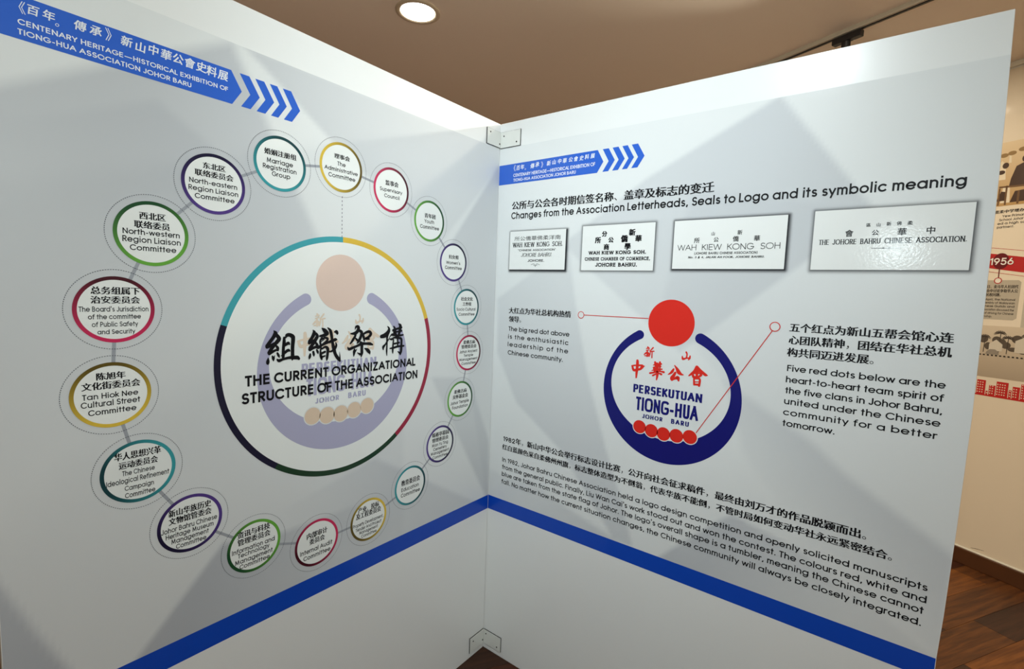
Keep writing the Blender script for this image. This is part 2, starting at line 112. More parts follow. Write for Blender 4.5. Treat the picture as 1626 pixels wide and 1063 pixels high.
def attr_mat(name, rough=0.42, coat=0.0, alpha=False, bump=0.0):
    """print whose ink colour is stored per vertex"""
    m = bpy.data.materials.new(name); nt, b = nodes_of(m)
    a = nt.nodes.new('ShaderNodeVertexColor'); a.layer_name = 'ink'
    nt.links.new(a.outputs['Color'], b.inputs['Base Color'])
    b.inputs['Roughness'].default_value = rough; b.inputs['Specular IOR Level'].default_value = 0.22
    b.inputs['Coat Weight'].default_value = coat; b.inputs['Coat Roughness'].default_value = 0.10
    if alpha: nt.links.new(a.outputs['Alpha'], b.inputs['Alpha'])
    if bump:
        tc = nt.nodes.new('ShaderNodeTexCoord'); n = nt.nodes.new('ShaderNodeTexNoise')
        n.inputs['Scale'].default_value = 90; nt.links.new(tc.outputs['Object'], n.inputs['Vector'])
        bp = nt.nodes.new('ShaderNodeBump'); bp.inputs['Strength'].default_value = bump; bp.inputs['Distance'].default_value = 0.002
        nt.links.new(n.outputs['Fac'], bp.inputs['Height'])
        nt.links.new(bp.outputs[0], b.inputs['Coat Normal'])
    return m
COAT = 0.3

def mesh_obj(name, verts, faces, material, parent=None, colours=None, fmats=None):
    me = bpy.data.meshes.new(name)
    me.from_pydata([tuple(v) for v in verts], [], faces)
    ms = material if isinstance(material, (list, tuple)) else [material]
    for m in ms: me.materials.append(m)
    if fmats: me.polygons.foreach_set('material_index', fmats)
    if colours is not None:
        ca = me.color_attributes.new('ink', 'FLOAT_COLOR', 'POINT')
        ca.data.foreach_set('color', [x for c in colours for x in c])
    me.update()
    o = bpy.data.objects.new(name, me); COL.objects.link(o)
    if parent is not None: o.parent = parent
    return o
def empty(name, loc, label, cat, group=None):
    o = bpy.data.objects.new(name, None); COL.objects.link(o)
    o.empty_display_size = 0.1
    o.location = loc; o['label'] = label; o['category'] = cat
    if group: o['group'] = group
    return o
def structure(o):
    o['kind'] = 'structure'; return o

class Shape:
    """a flat 2-D drawing (u to the right, v up, metres)"""
    def __init__(s): s.v = []; s.f = []; s.lay = {}; s.n = 0
    def bump(s, k0):
        """overlapping pieces of one print sit 0.02 mm apart so that they never share a plane"""
        s.n += 1
        for i in range(k0, len(s.v)): s.lay[i] = s.n % 16
    def poly(s, pts):
        k = len(s.v); s.v += [tuple(p[:2]) for p in pts]; s.f.append(tuple(range(k, k + len(pts))))
    def quad(s, a, b, c, d): s.poly((a, b, c, d))
    def fan(s, cx, cy, rx, ry=None, n=48):
        ry = ry or rx
        k0 = len(s.v)
        s.poly([(cx + rx * math.cos(2 * math.pi * i / n), cy + ry * math.sin(2 * math.pi * i / n)) for i in range(n)]); s.bump(k0)
    def ring(s, cx, cy, r0, r1, a0=0.0, a1=2 * math.pi, n=64):
        for i in range(n):
            t0, t1 = a0 + (a1 - a0) * i / n, a0 + (a1 - a0) * (i + 1) / n
            s.quad((cx + r0 * math.cos(t0), cy + r0 * math.sin(t0)), (cx + r1 * math.cos(t0), cy + r1 * math.sin(t0)),
                   (cx + r1 * math.cos(t1), cy + r1 * math.sin(t1)), (cx + r0 * math.cos(t1), cy + r0 * math.sin(t1)))
    def ribbon(s, pts, w):
        """stroke through pts; w a number or one width per point"""
        n = len(pts)
        ws = w if isinstance(w, (list, tuple)) else [w] * n
        L, R = [], []
        for i in range(n):
            a, b = pts[max(i - 1, 0)], pts[min(i + 1, n - 1)]
            dx, dy = b[0] - a[0], b[1] - a[1]; d = math.hypot(dx, dy) or 1e-9
            nx, ny = -dy / d * ws[i] / 2, dx / d * ws[i] / 2
            L.append((pts[i][0] + nx, pts[i][1] + ny)); R.append((pts[i][0] - nx, pts[i][1] - ny))
        k0 = len(s.v); s.v += R + L
        s.f += [(k0 + i, k0 + i + 1, k0 + n + i + 1, k0 + n + i) for i in range(n - 1)]
        s.bump(k0)
    def rect(s, u0, v0, u1, v1):
        k0 = len(s.v); s.quad((u0, v0), (u1, v0), (u1, v1), (u0, v1)); s.bump(k0)
    def add(s, o):
        k = len(s.v); s.v += o.v; s.f += [tuple(i + k for i in f) for f in o.f]

class Surface:
    """a plane the prints lie on: origin, unit vector to the right, up = Z, outward normal"""
    def __init__(s, o, r, n): s.o, s.r, s.n = Vector(o), Vector(r), Vector(n)
    def at(s, u, v, d=0.0): return s.o + s.r * u + Vector((0, 0, v)) + s.n * d
    def build(s, name, shape, material, parent, depth, colours=None, fmats=None):
        inv = Vector((0, 0, 0)) if parent is None else -world_loc(parent)
        return mesh_obj(name, [s.at(u, v, depth + shape.lay.get(i, 0) * 2e-5) + inv for i, (u, v) in enumerate(shape.v)], shape.f, material, parent, colours, fmats)
def world_loc(o):
    v = Vector(o.location)
    while o.parent is not None: o = o.parent; v = v + Vector(o.location)
    return v
# right of the viewer is +y on the left board's face (u runs from -1.2 to 0), +x on the right board
LEFT = Surface((0, 0, 0), (0, 1, 0), (1, 0, 0))
RIGHT = Surface((0, 0, 0), (1, 0, 0), (0, -1, 0))

def box(verts, faces, a, b):
    """axis aligned box appended to verts/faces"""
    k = len(verts)
    for z in (a[2], b[2]):
        verts += [(a[0], a[1], z), (b[0], a[1], z), (b[0], b[1], z), (a[0], b[1], z)]
    faces += [(k, k+3, k+2, k+1), (k+4, k+5, k+6, k+7), (k, k+1, k+5, k+4), (k+1, k+2, k+6, k+5), (k+2, k+3, k+7, k+6), (k+3, k, k+4, k+7)]
def bevel(o, w=0.0008, seg=2):
    m = o.modifiers.new('bevel', 'BEVEL'); m.width = w; m.segments = seg; m.limit_method = 'ANGLE'
def prism(n_, r0, r1, z0, z1, cap0=True, cap1=True, inner=None):
    v, f = [], []
    for k, (r, z) in enumerate(((r0, z0), (r1, z1))):
        v += [(r * math.cos(2*math.pi*i/n_), r * math.sin(2*math.pi*i/n_), z) for i in range(n_)]
    f += [(i, (i+1) % n_, n_ + (i+1) % n_, n_ + i) for i in range(n_)]
    if cap0: f.append(tuple(range(n_ - 1, -1, -1)))
    if cap1: f.append(tuple(range(n_, 2 * n_)))
    return v, f
def lathe(profile, n_=40):
    v, f = [], []
    for r, z in profile: v += [(r * math.cos(2*math.pi*i/n_), r * math.sin(2*math.pi*i/n_), z) for i in range(n_)]
    for k in range(len(profile) - 1):
        f += [(k*n_ + i, k*n_ + (i+1) % n_, (k+1)*n_ + (i+1) % n_, (k+1)*n_ + i) for i in range(n_)]
    return v, f

# ------------------------------------------------------------------ lettering: a round, even-stroked alphabet drawn here
XH, AS, CAP, DE = 0.54, 0.74, 0.72, -0.20
def A(cx, cy, rx, ry, a0, a1): return ('a', cx, cy, rx, ry, a0, a1)
_O = A(.28, .27, .28, .27, 0, 360)
GL = {
 'a': (.56, [[_O], [(.56, 0), (.56, XH)]]), 'b': (.56, [[_O], [(0, 0), (0, AS)]]),
 'c': (.50, [[A(.28, .27, .28, .27, 42, 318)]]), 'd': (.56, [[_O], [(.56, 0), (.56, AS)]]),
 'e': (.56, [[(.01, .27), (.56, .27), A(.28, .27, .28, .27, 4, 322)]]),
 'f': (.28, [[(.11, 0), (.11, .58), A(.26, .59, .15, .15, 180, 90), (.30, AS)], [(0, XH), (.27, XH)]]),
 'g': (.56, [[_O], [(.56, XH), (.56, .02), A(.29, .04, .27, .24, 0, -150)]]),
 'h': (.42, [[(0, 0), (0, AS)], [(0, .30), A(.21, .33, .21, .21, 180, 0), (.42, 0)]]),
 'i': (.02, [[(.01, 0), (.01, XH)], [(.01, .73), (.01, .74)]]),
 'j': (.10, [[(.09, XH), (.09, -.08), A(-.01, -.08, .1, .12, 0, -70)], [(.09, .73), (.09, .74)]]),
 'k': (.36, [[(0, 0), (0, AS)], [(.34, XH), (.02, .24)], [(.11, .31), (.36, 0)]]),
 'l': (.02, [[(.01, 0), (.01, AS)]]),
 'm': (.68, [[(0, 0), (0, XH)], [(0, .33), A(.17, .37, .17, .17, 180, 0), (.34, 0)], [(.34, .33), A(.51, .37, .17, .17, 180, 0), (.68, 0)]]),
 'n': (.42, [[(0, 0), (0, XH)], [(0, .30), A(.21, .33, .21, .21, 180, 0), (.42, 0)]]),
 'o': (.56, [[_O]]), 'p': (.56, [[_O], [(0, DE), (0, XH)]]), 'q': (.56, [[_O], [(.56, DE), (.56, XH)]]),
 'r': (.22, [[(0, 0), (0, XH)], [(0, .28), A(.2, .33, .2, .21, 180, 80)]]),
 's': (.32, [[A(.16, .405, .145, .135, 35, 270), A(.16, .135, .16, .135, 90, -145)]]),
 't': (.27, [[(.13, 0), (.13, .70)], [(0, XH), (.26, XH)]]),
 'u': (.42, [[(0, XH), (0, .22), A(.21, .21, .21, .21, 180, 360), (.42, XH)], [(.42, 0), (.42, .2)]]),
 'v': (.44, [[(0, XH), (.22, 0)], [(.22, 0), (.44, XH)]]),
 'w': (.72, [[(0, XH), (.18, 0)], [(.18, 0), (.36, XH)], [(.36, XH), (.54, 0)], [(.54, 0), (.72, XH)]]),
 'x': (.42, [[(0, XH), (.42, 0)], [(0, 0), (.42, XH)]]),
 'y': (.46, [[(0, XH), (.24, .02)], [(.46, XH), (.14, DE)]]),
 'z': (.38, [[(0, XH), (.37, XH)], [(.37, XH), (0, 0)], [(0, 0), (.38, 0)]]),
 'A': (.64, [[(0, 0), (.32, CAP)], [(.32, CAP), (.64, 0)], [(.12, .24), (.52, .24)]]),
 'B': (.42, [[(0, 0), (0, CAP)], [(0, CAP), (.20, CAP), A(.20, .55, .17, .17, 90, -90), (0, .38)], [(0, .38), (.23, .38), A(.23, .19, .19, .19, 90, -90), (0, 0)]]),
 'C': (.64, [[A(.36, .36, .36, .36, 40, 320)]]),
 'D': (.54, [[(0, 0), (0, CAP)], [(0, CAP), (.20, CAP), A(.20, .36, .34, .36, 90, -90), (0, 0)]]),
 'E': (.38, [[(0, 0), (0, CAP)], [(0, CAP), (.38, CAP)], [(0, .38), (.36, .38)], [(0, 0), (.38, 0)]]),
 'F': (.36, [[(0, 0), (0, CAP)], [(0, CAP), (.36, CAP)], [(0, .38), (.34, .38)]]),
 'G': (.70, [[A(.36, .36, .36, .36, 42, 355), (.72, .33), (.42, .33)]]),
 'H': (.50, [[(0, 0), (0, CAP)], [(.50, 0), (.50, CAP)], [(0, .38), (.50, .38)]]),
 'I': (.02, [[(.01, 0), (.01, CAP)]]),
 'J': (.32, [[(.32, CAP), (.32, .17), A(.16, .16, .16, .16, 0, -165)]]),
 'K': (.46, [[(0, 0), (0, CAP)], [(.44, CAP), (.02, .32)], [(.13, .42), (.46, 0)]]),
 'L': (.32, [[(0, 0), (0, CAP)], [(0, 0), (.32, 0)]]),
 'M': (.72, [[(.04, 0), (.10, CAP)], [(.10, CAP), (.36, .08)], [(.36, .08), (.62, CAP)], [(.62, CAP), (.68, 0)]]),
 'N': (.52, [[(0, 0), (0, CAP)], [(0, CAP), (.52, 0)], [(.52, 0), (.52, CAP)]]),
 'O': (.74, [[A(.37, .36, .37, .36, 0, 360)]]),
 'P': (.40, [[(0, 0), (0, CAP)], [(0, CAP), (.21, CAP), A(.21, .52, .19, .20, 90, -90), (0, .32)]]),
 'R': (.42, [[(0, 0), (0, CAP)], [(0, CAP), (.21, CAP), A(.21, .53, .19, .19, 90, -90), (0, .34)], [(.17, .34), (.42, 0)]]),
 'S': (.42, [[A(.21, .535, .19, .185, 30, 270), A(.21, .18, .21, .18, 90, -155)]]),
 'T': (.42, [[(.21, 0), (.21, CAP)], [(0, CAP), (.42, CAP)]]),
 'U': (.46, [[(0, CAP), (0, .23), A(.23, .23, .23, .23, 180, 360), (.46, CAP)]]),
 'V': (.58, [[(0, CAP), (.29, 0)], [(.29, 0), (.58, CAP)]]),
 'W': (.90, [[(0, CAP), (.22, 0)], [(.22, 0), (.45, CAP)], [(.45, CAP), (.68, 0)], [(.68, 0), (.90, CAP)]]),
 'X': (.54, [[(0, CAP), (.54, 0)], [(0, 0), (.54, CAP)]]),
 'Y': (.52, [[(0, CAP), (.26, .32)], [(.52, CAP), (.26, .32)], [(.26, .34), (.26, 0)]]),
 'Z': (.42, [[(0, CAP), (.42, CAP)], [(.42, CAP), (0, 0)], [(0, 0), (.42, 0)]]),
 '1': (.16, [[(0, .60), (.16, CAP)], [(.16, CAP), (.16, 0)]]),
 '2': (.42, [[(.01, .50), A(.21, .51, .20, .21, 175, -35), (0, 0)], [(0, 0), (.42, 0)]]),
 '3': (.40, [[A(.19, .55, .17, .17, 150, -90), A(.19, .19, .20, .19, 90, -155)]]),
 '4': (.44, [[(.33, 0), (.33, CAP)], [(.33, CAP), (0, .17)], [(0, .17), (.44, .17)]]),
 '5': (.40, [[(.36, CAP), (.09, CAP)], [(.09, CAP), (.04, .40)], [A(.19, .22, .21, .23, 125, -155)]]),
 '6': (.42, [[A(.21, .21, .21, .21, 0, 360)], [(.02, .27), (.28, CAP)]]),
 '8': (.42, [[A(.21, .54, .17, .17, 0, 360)], [A(.21, .19, .21, .19, 0, 360)]]),
 '9': (.42, [[A(.21, .50, .21, .21, 0, 360)], [(.40, .44), (.14, 0)]]),
 '.': (.02, [[(.01, 0), (.01, .01)]]), ',': (.06, [[(.06, .03), (.0, -.12)]]),
 "'": (.02, [[(.01, .58), (.01, .72)]]), '-': (.20, [[(0, .27), (.20, .27)]]), '—': (.90, [[(0, .30), (.90, .30)]]),
 '(': (.12, [[A(.30, .32, .30, .46, 125, 235)]]), ')': (.12, [[A(-.18, .32, .30, .46, -55, 55)]]),
 '&': (.50, [[(.50, 0), (.12, .48), A(.23, .58, .12, .13, 200, -20), (.10, .30), A(.2, .17, .19, .17, 150, 300), (.50, .30)]]),
 '“': (.14, [[(0, .62), (.03, .72)], [(.11, .62), (.14, .72)]]), '”': (.14, [[(0, .72), (.03, .62)], [(.11, .72), (.14, .62)]]),
}
ROUNDL, ROUNDR, DIAG = set('acdegoqCGOJ689'), set('bceopCDGOPRsS69'), set('AVWXYTvwxyLKkFrft')
def bearing(ch, right):
    if ch in DIAG: return .012
    if ch in (ROUNDR if right else ROUNDL): return .03
    return .062
# style: stroke, contrast (1 = even), superellipse power, serif, slant, width of a word space
STYLE = {'r': (.130, .86, 2, 0, 0, .30), 't': (.126, .86, 2, 0, 0, .30), 'b': (.150, .82, 2, 0, 0, .30), 'b2': (.175, .88, 2.1, 0, 0, .26),
         'k': (.17, .75, 3.4, 0, 0, .3), 'k2': (.16, .8, 3.0, 0, 0, .3), 'thin': (.07, 1, 2.1, 0, 0, .62),
         'serif': (.17, .4, 2.1, 1, 0, .62), 'ital': (.12, .5, 2.1, 1, .22, .36), 'w': (.15, .9, 2.2, 0, 0, .4),
         'w2': (.20, .85, 2.4, 1, 0, .45), 'w3': (.19, .7, 2.2, 1, .18, .42), 'num': (.12, 1, 2.2, 0, 0, .3)}
def flatten(path, pw, n_full=28):
    out = []
    for e in path:
        if e[0] == 'a':
            _, cx, cy, rx, ry, a0, a1 = e
            n = max(4, int(n_full * abs(a1 - a0) / 360))
            for i in range(n + 1):
                t = math.radians(a0 + (a1 - a0) * i / n); c, s_ = math.cos(t), math.sin(t)
                out.append((cx + rx * math.copysign(abs(c) ** (2 / pw), c), cy + ry * math.copysign(abs(s_) ** (2 / pw), s_)))
        else: out.append(e)
    return out
def latin(shape, txt, style, u0, u1, v, h, track=False, n_full=28):
    """one line of lettering: ink from u0 to u1, baseline v, capital height h"""
    w, contrast, pw, serif, slant, space = STYLE[style]
    gs = {'k': .62, 'k2': .60}.get(style, 1.0)      # condensed letter skeletons
    gap = {'k': -.035, 'k2': .03}.get(style, 0)
    x = 0.0; items = []; prev = None
    for ch in txt:
        if ch == ' ': x += space; prev = None; continue
        g = GL[ch]
        if gs != 1: g = (g[0] * gs, [[('a', e[1] * gs, e[2], e[3] * gs, e[4], e[5], e[6]) if e[0] == 'a' else (e[0] * gs, e[1]) for e in p] for p in g[1]])
        x += gap + bearing(ch, False) + (w * .5 if items else 0)
        items.append((ch, x, g)); x += g[0] + bearing(ch, True) + w * .5
    first, last = items[0], items[-1]
    ext0 = first[1] - w / 2; ext1 = last[1] + last[2][0] + w / 2
    nat = ext1 - ext0
    k = h / CAP
    if track:
        gaps = len(txt) - 1; extra = ((u1 - u0) / k - nat) / gaps; sx = k
        if extra < 0: extra = 0; sx = (u1 - u0) / nat
    else: extra = 0; sx = (u1 - u0) / nat
    if extra:
        add = {}; j = 0; items2 = []; idx = 0
        for pos, ch in enumerate(txt):
            if ch != ' ':
                c, x_, g = items[idx]; items2.append((c, x_ + extra * pos, g)); idx += 1
        items = items2
    for ch, gx, (gw, paths) in items:
        top = CAP if (ch.isupper() or ch.isdigit()) else AS
        wh = w * contrast
        def ymap(y):
            if y < 0: return wh / 2 + y if y > DE else DE + wh / 2
            if ch.isupper() or ch.isdigit(): return wh / 2 + y * (CAP - wh) / CAP
            if y <= XH: return wh / 2 + y * (XH - wh) / XH
            return XH - wh / 2 + (y - XH)
        if ch in ".,'-—()&“”": ymap = lambda y: y + (w / 2 if ch in '.,' else 0)
        for path in paths:
            pts = [(gx + p[0], ymap(p[1])) for p in flatten(path, pw, n_full)]
            q = [((p[0] - ext0) * sx + u0 + slant * p[1] * k, v + p[1] * k) for p in pts]
            closed = math.hypot(q[0][0] - q[-1][0], q[0][1] - q[-1][1]) < 1e-6
            W = w * k
            if closed: q = q[:-1]; q = q + [q[0], q[1]]
            else:
                for end in (0, -1):
                    a, b = (q[0], q[1]) if end == 0 else (q[-1], q[-2])
                    dx, dy = a[0] - b[0], a[1] - b[1]; d = math.hypot(dx, dy) or 1e-9
                    e = W / 2 * (1.0 if abs(dx) < .25 * d or abs(dy) < .25 * d else .55)
                    if contrast < 1: e *= (.6 if abs(dy) < .25 * d else contrast)
                    na = (a[0] + dx / d * e, a[1] + dy / d * e)
                    if end == 0: q[0] = na
                    else: q[-1] = na
            ws = []
            for i in range(len(q)):
                a, b = q[max(i - 1, 0)], q[min(i + 1, len(q) - 1)]
                dx, dy = b[0] - a[0], b[1] - a[1]; d = math.hypot(dx, dy) or 1e-9
                ws.append(W * (contrast + (1 - contrast) * abs(dy / d)) * (sx / k * abs(dy / d) + (1 - abs(dy / d)) if not track else 1))
            shape.ribbon(q, ws)
            if serif and not closed and ch.isalpha():
                for a, b in ((q[0], q[1]), (q[-1], q[-2])):
                    if abs(a[1] - b[1]) > .8 * math.hypot(a[0] - b[0], a[1] - b[1]):
                        t = W * .28; up = 1 if a[1] > b[1] else -1
                        shape.rect(a[0] - W * .95 * sx / k, min(a[1], a[1] - up * t), a[0] + W * .95 * sx / k, max(a[1], a[1] - up * t))

_glyph_cache = {}
def han_mesh(ch, thick=0.0):
    key = (ch, thick)
    if key in _glyph_cache: return _glyph_cache[key]
    c = bpy.data.curves.new('glyph', 'FONT'); c.body = ch; c.resolution_u = 3; c.offset = thick
    o = bpy.data.objects.new('glyph', c); COL.objects.link(o)
    bpy.context.view_layer.update()
    me = bpy.data.meshes.new_from_object(o.evaluated_get(bpy.context.evaluated_depsgraph_get()))
    vs = [(x.co.x, x.co.y) for x in me.vertices]; fs = [tuple(p.vertices) for p in me.polygons]
    bpy.data.objects.remove(o); bpy.data.curves.remove(c); bpy.data.meshes.remove(me)
    _glyph_cache[key] = (vs, fs); return vs, fs
def han(shape, ch, ox, oy, sx, sy, song=True, bold=0.0, slant=0.0):
    """one Chinese character in its square cell; song = heavier uprights than crossbars"""
    vs, fs = han_mesh(ch)
    shifts = [(d, .004 if i % 2 else -.004) for i, d in enumerate((-.038, -.019, 0, .019, .038))] if song else [(0, 0)]
    if bold: shifts = [(dx * bold, dy * bold) for dx, dy in ((-1, -.6), (-1, .6), (1, -.6), (1, .6), (0, 0))]
    if ch in '，。、《》': shifts = [(0, 0)]
    for d, e in shifts:
        k = len(shape.v)
        shape.v += [(ox + (x + d) * sx + slant * (y - .4) * sy, oy + (y + e) * sy) for x, y in vs]
        shape.f += [tuple(i + k for i in f) for f in fs]
        shape.bump(k)
def han_line(shape, txt, u0, u1, v, h, song=True, bold=0.0):
    """line of square characters with ink from u0 to u1, ink bottom v, ink height h"""
    n = len(txt); end = .35 if txt[-1] in '。，' else .94
    cell = (u1 - u0) / (n - 1 + end - .05); sy = h / .90
    for i, ch in enumerate(txt): han(shape, ch, u0 + (i - .05) * cell, v + .07 * sy, cell, sy, song, bold)
def line(shape, txt, style, u0, u1, v, h):
    if style == 'c': han_line(shape, txt, u0, u1, v, h)
    elif style == 's': han_line(shape, txt, u0, u1, v, h, song=False)
    elif style == 't': latin(shape, txt, 't', u0, u1, v, h, track=True)
    else: latin(shape, txt, style, u0, u1, v, h)
def brush(shape, strokes, k=1e-4, xf=None, fat=1.12):
    """brush strokes: lists of (u, v, width); smooth centre line, round tips"""
    for st in strokes:
        P = [(a * k, b * k, c * k * fat) for a, b, c in st]
        if xf: P = [xf(p) for p in P]
        out = []
        n = len(P)
        for i in range(n - 1):
            p0, p1, p2, p3 = P[max(i-1, 0)], P[i], P[i+1], P[min(i+2, n-1)]
            for j in range(5):
                t = j / 5
                out.append(tuple(.5 * (2*b + (c-a)*t + (2*a-5*b+4*c-d)*t*t + (3*b-a-3*c+d)*t**3) for a, b, c, d in zip(p0, p1, p2, p3)))
        out.append(P[-1])
        shape.ribbon([q[:2] for q in out], [max(q[2], 1e-5) for q in out])
        for q in (P[0], P[-1]): shape.fan(q[0], q[1], q[2] / 2, n=10)
        for q in P[1:-1]: shape.fan(q[0], q[1], q[2] / 2 * .98, n=12)

# ------------------------------------------------------------------ materials
M_BOARD = mat('white_laminate', rgb(236, 240, 240), 0.3, 0.25)
M_EDGE = mat('board_edge', rgb(196, 192, 180), 0.6)
M_METAL = mat('painted_bracket', rgb(224, 228, 224), 0.35, 0.2)
M_SCREW = mat('dark_screw', rgb(40, 34, 32), 0.45, metal=0.6)
M_GAP_SHADE = mat('bracket_backing', rgb(44, 40, 38), 0.8)  # dark tone standing for the shade under the bracket plates
M_PAPER = ink(240, 245, 243)
M_BLACK = mat('black_print', rgb(12, 13, 18), 0.5, 0.08, spec=0.2)
M_WHITE = ink(232, 238, 246)
M_BLUE = ink(46, 100, 206)
M_BAND = ink(12, 72, 188)
M_NAVY = ink(18, 22, 112)
M_RED = ink(222, 44, 34)

# ------------------------------------------------------------------ room shell
S0, S1, T0, T1 = -3.6, 4.0, -4.2, 2.4756
def wall_panel(name, a, b, z0, z1, thick, material):
    """upright slab between floor points a and b, its room face on the line a-b"""
    a, b = Vector(a), Vector(b); d = (b - a).normalized(); nrm = Vector((-d.y, d.x, 0)) * thick
    v = [a, b, b + nrm, a + nrm]; vs = [(p.x, p.y, z0) for p in v] + [(p.x, p.y, z1) for p in v]
    f = [(0, 1, 2, 3), (7, 6, 5, 4), (4, 5, 1, 0), (5, 6, 2, 1), (6, 7, 3, 2), (7, 4, 0, 3)]
    return mesh_obj(name, vs, f, material)
M_WALL = mat('cream_wall', rgb(232, 224, 206), 0.7, noise=0.04, scale=3)
M_CEIL = mat('ceiling_paint', rgb(252, 238, 220), 0.75, noise=0.06, scale=1.5, bump=0.05)
M_SKIRT = mat('dark_wood_skirting', rgb(92, 54, 26), 0.35, noise=0.35, scale=14)
M_COVE = mat('cornice_paint', rgb(240, 234, 212), 0.6)
corners = [room(S1, T1, 0), room(S0, T1, 0), room(S0, T0, 0), room(S1, T0, 0)]
for nm, i in (('back', 0), ('left', 1), ('front', 2), ('right', 3)):
    a, b = corners[i], corners[(i + 1) % 4]
    w = structure(wall_panel('wall_' + nm, b, a, 0, CEIL, 0.1, M_WALL))
def slab(name, z0, z1, m):
    c = [room(S1 + .1, T1 + .1, 0), room(S0 - .1, T1 + .1, 0), room(S0 - .1, T0 - .1, 0), room(S1 + .1, T0 - .1, 0)]
    vs = [(p.x, p.y, z) for z in (z0, z1) for p in c]
    return structure(mesh_obj(name, vs, [(0, 1, 2, 3), (7, 6, 5, 4), (4, 5, 1, 0), (5, 6, 2, 1), (6, 7, 3, 2), (7, 4, 0, 3)], m))
ceiling = slab('ceiling', CEIL, CEIL + 0.1, M_CEIL)
floor = slab('floor', -0.12, -0.012, mat('subfloor', rgb(60, 34, 18), 0.6))
WALLN = Vector((-0.51196, -0.85901, 0))
WALL = Surface(WALLN * -2.4756, WX, WALLN)
def wall_strip(name, s0, s1, z0, z1, proud, m, bev=0.003):
    v = []
    for z in (z0, z1):
        for s, d in ((s0, 0), (s1, 0), (s1, proud), (s0, proud)): v.append(WALL.at(s, z, d))
    o = mesh_obj(name, v, [(0, 1, 2, 3), (7, 6, 5, 4), (4, 5, 1, 0), (5, 6, 2, 1), (6, 7, 3, 2), (7, 4, 0, 3)], m)
    bevel(o, bev); return o
structure(wall_strip('baseboard_back', S0, S1, 0.0, 0.078, 0.016, M_SKIRT))
wall_strip('trim_1', S0, S1, 2.419, CEIL, 0.014, M_COVE); structure(bpy.data.objects['trim_1'])
structure(wall_strip('trim_2', S0, S1, 0.078, 0.084, 0.008, M_COVE, 0.001))

# floor planks, running towards the far wall
def wood(name, col, dark):
    m = bpy.data.materials.new(name); nt, b = nodes_of(m)
    tc = nt.nodes.new('ShaderNodeTexCoord'); mp = nt.nodes.new('ShaderNodeMapping')
    mp.vector_type = 'TEXTURE'
    mp.inputs['Rotation'].default_value = (0, 0, math.radians(59.2)); mp.inputs['Scale'].default_value = (1 / 1.6, 1 / 22, 1)
    n = nt.nodes.new('ShaderNodeTexNoise'); n.inputs['Scale'].default_value = 2.2; n.inputs['Detail'].default_value = 6
    n.inputs['Roughness'].default_value = 0.62; n.inputs['Distortion'].default_value = 0.35
    rp = nt.nodes.new('ShaderNodeValToRGB')
    rp.color_ramp.elements[0].position = 0.34; rp.color_ramp.elements[0].color = dark
    rp.color_ramp.elements[1].position = 0.68; rp.color_ramp.elements[1].color = col
    nt.links.new(tc.outputs['Object'], mp.inputs[0]); nt.links.new(mp.outputs[0], n.inputs['Vector'])
    nt.links.new(n.outputs['Fac'], rp.inputs[0]); nt.links.new(rp.outputs[0], b.inputs['Base Color'])
    b.inputs['Roughness'].default_value = 0.45; b.inputs['Specular IOR Level'].default_value = 0.3
    return m
WOODS = [wood('oak_orange', rgb(140, 84, 34), rgb(82, 42, 12)), wood('walnut_dark', rgb(72, 43, 27), rgb(48, 27, 15)),
         wood('merbau_mid', rgb(112, 66, 28), rgb(62, 33, 12)), wood('merbau_red', rgb(88, 48, 26), rgb(56, 28, 14)),
         wood('teak_light', rgb(160, 100, 44), rgb(100, 56, 20))]
PW_ = 0.135
rest_v, rest_f, rest_m = [], [], []
fixed = {0: [(0.98, 0), (1.777, 1), (2.60, 2)], 1: [(1.12, 3), (1.967, 2), (2.75, 1)], -1: [(0.70, 1), (1.50, 3), (2.36, 0), (3.2, 2)], 2: [(0.90, 1), (1.62, 1), (2.42, 0), (3.2, 0)]}
strip0 = math.floor((S0 - .375) / PW_)
for k in range(strip0, math.ceil((S1 - .375) / PW_)):
    s0 = max(.375 + k * PW_, S0); s1 = min(.375 + (k + 1) * PW_, S1)
    joints = [T0]; tones = [random.randrange(5)]
    t = T0 + random.uniform(.2, .8)
    if k in fixed:
        while t < fixed[k][0][0] - .35: joints.append(t); tones.append(random.randrange(4)); t += random.uniform(.6, .9)
        for tt, tone in fixed[k]: tones[-1] = tone; joints.append(tt); tones.append(random.randrange(4))
    else:
        while t < T1 - .1: joints.append(t); tones.append(random.randrange(5)); t += random.uniform(.6, .9)
    joints = [j for j in joints if j < T1 - .03] + [T1]
    for i in range(len(joints) - 1):
        a, b = joints[i], joints[i + 1]
        g = 0.0006; h = -random.uniform(0, .0004)
        v = []
        for z in (-0.012, h):
            for s, t_ in ((s0 + g, a + g), (s1 - g, a + g), (s1 - g, b - g), (s0 + g, b - g)): v.append(room(s, t_, z))
        f = [(3, 2, 1, 0), (4, 5, 6, 7), (0, 1, 5, 4), (1, 2, 6, 5), (2, 3, 7, 6), (3, 0, 4, 7)]
        tone = tones[i]
        if -1.0 < (s0 + s1) / 2 < 1.75 and b > -1.15:
            o = mesh_obj('plank', v, f, WOODS[tone], floor)
        else:
            q = len(rest_v); rest_v += v; rest_f += [tuple(x + q for x in ff) for ff in f]; rest_m += [tone] * 6
o = mesh_obj('plank_field', rest_v, rest_f, WOODS, floor, fmats=rest_m); o['kind'] = 'stuff'

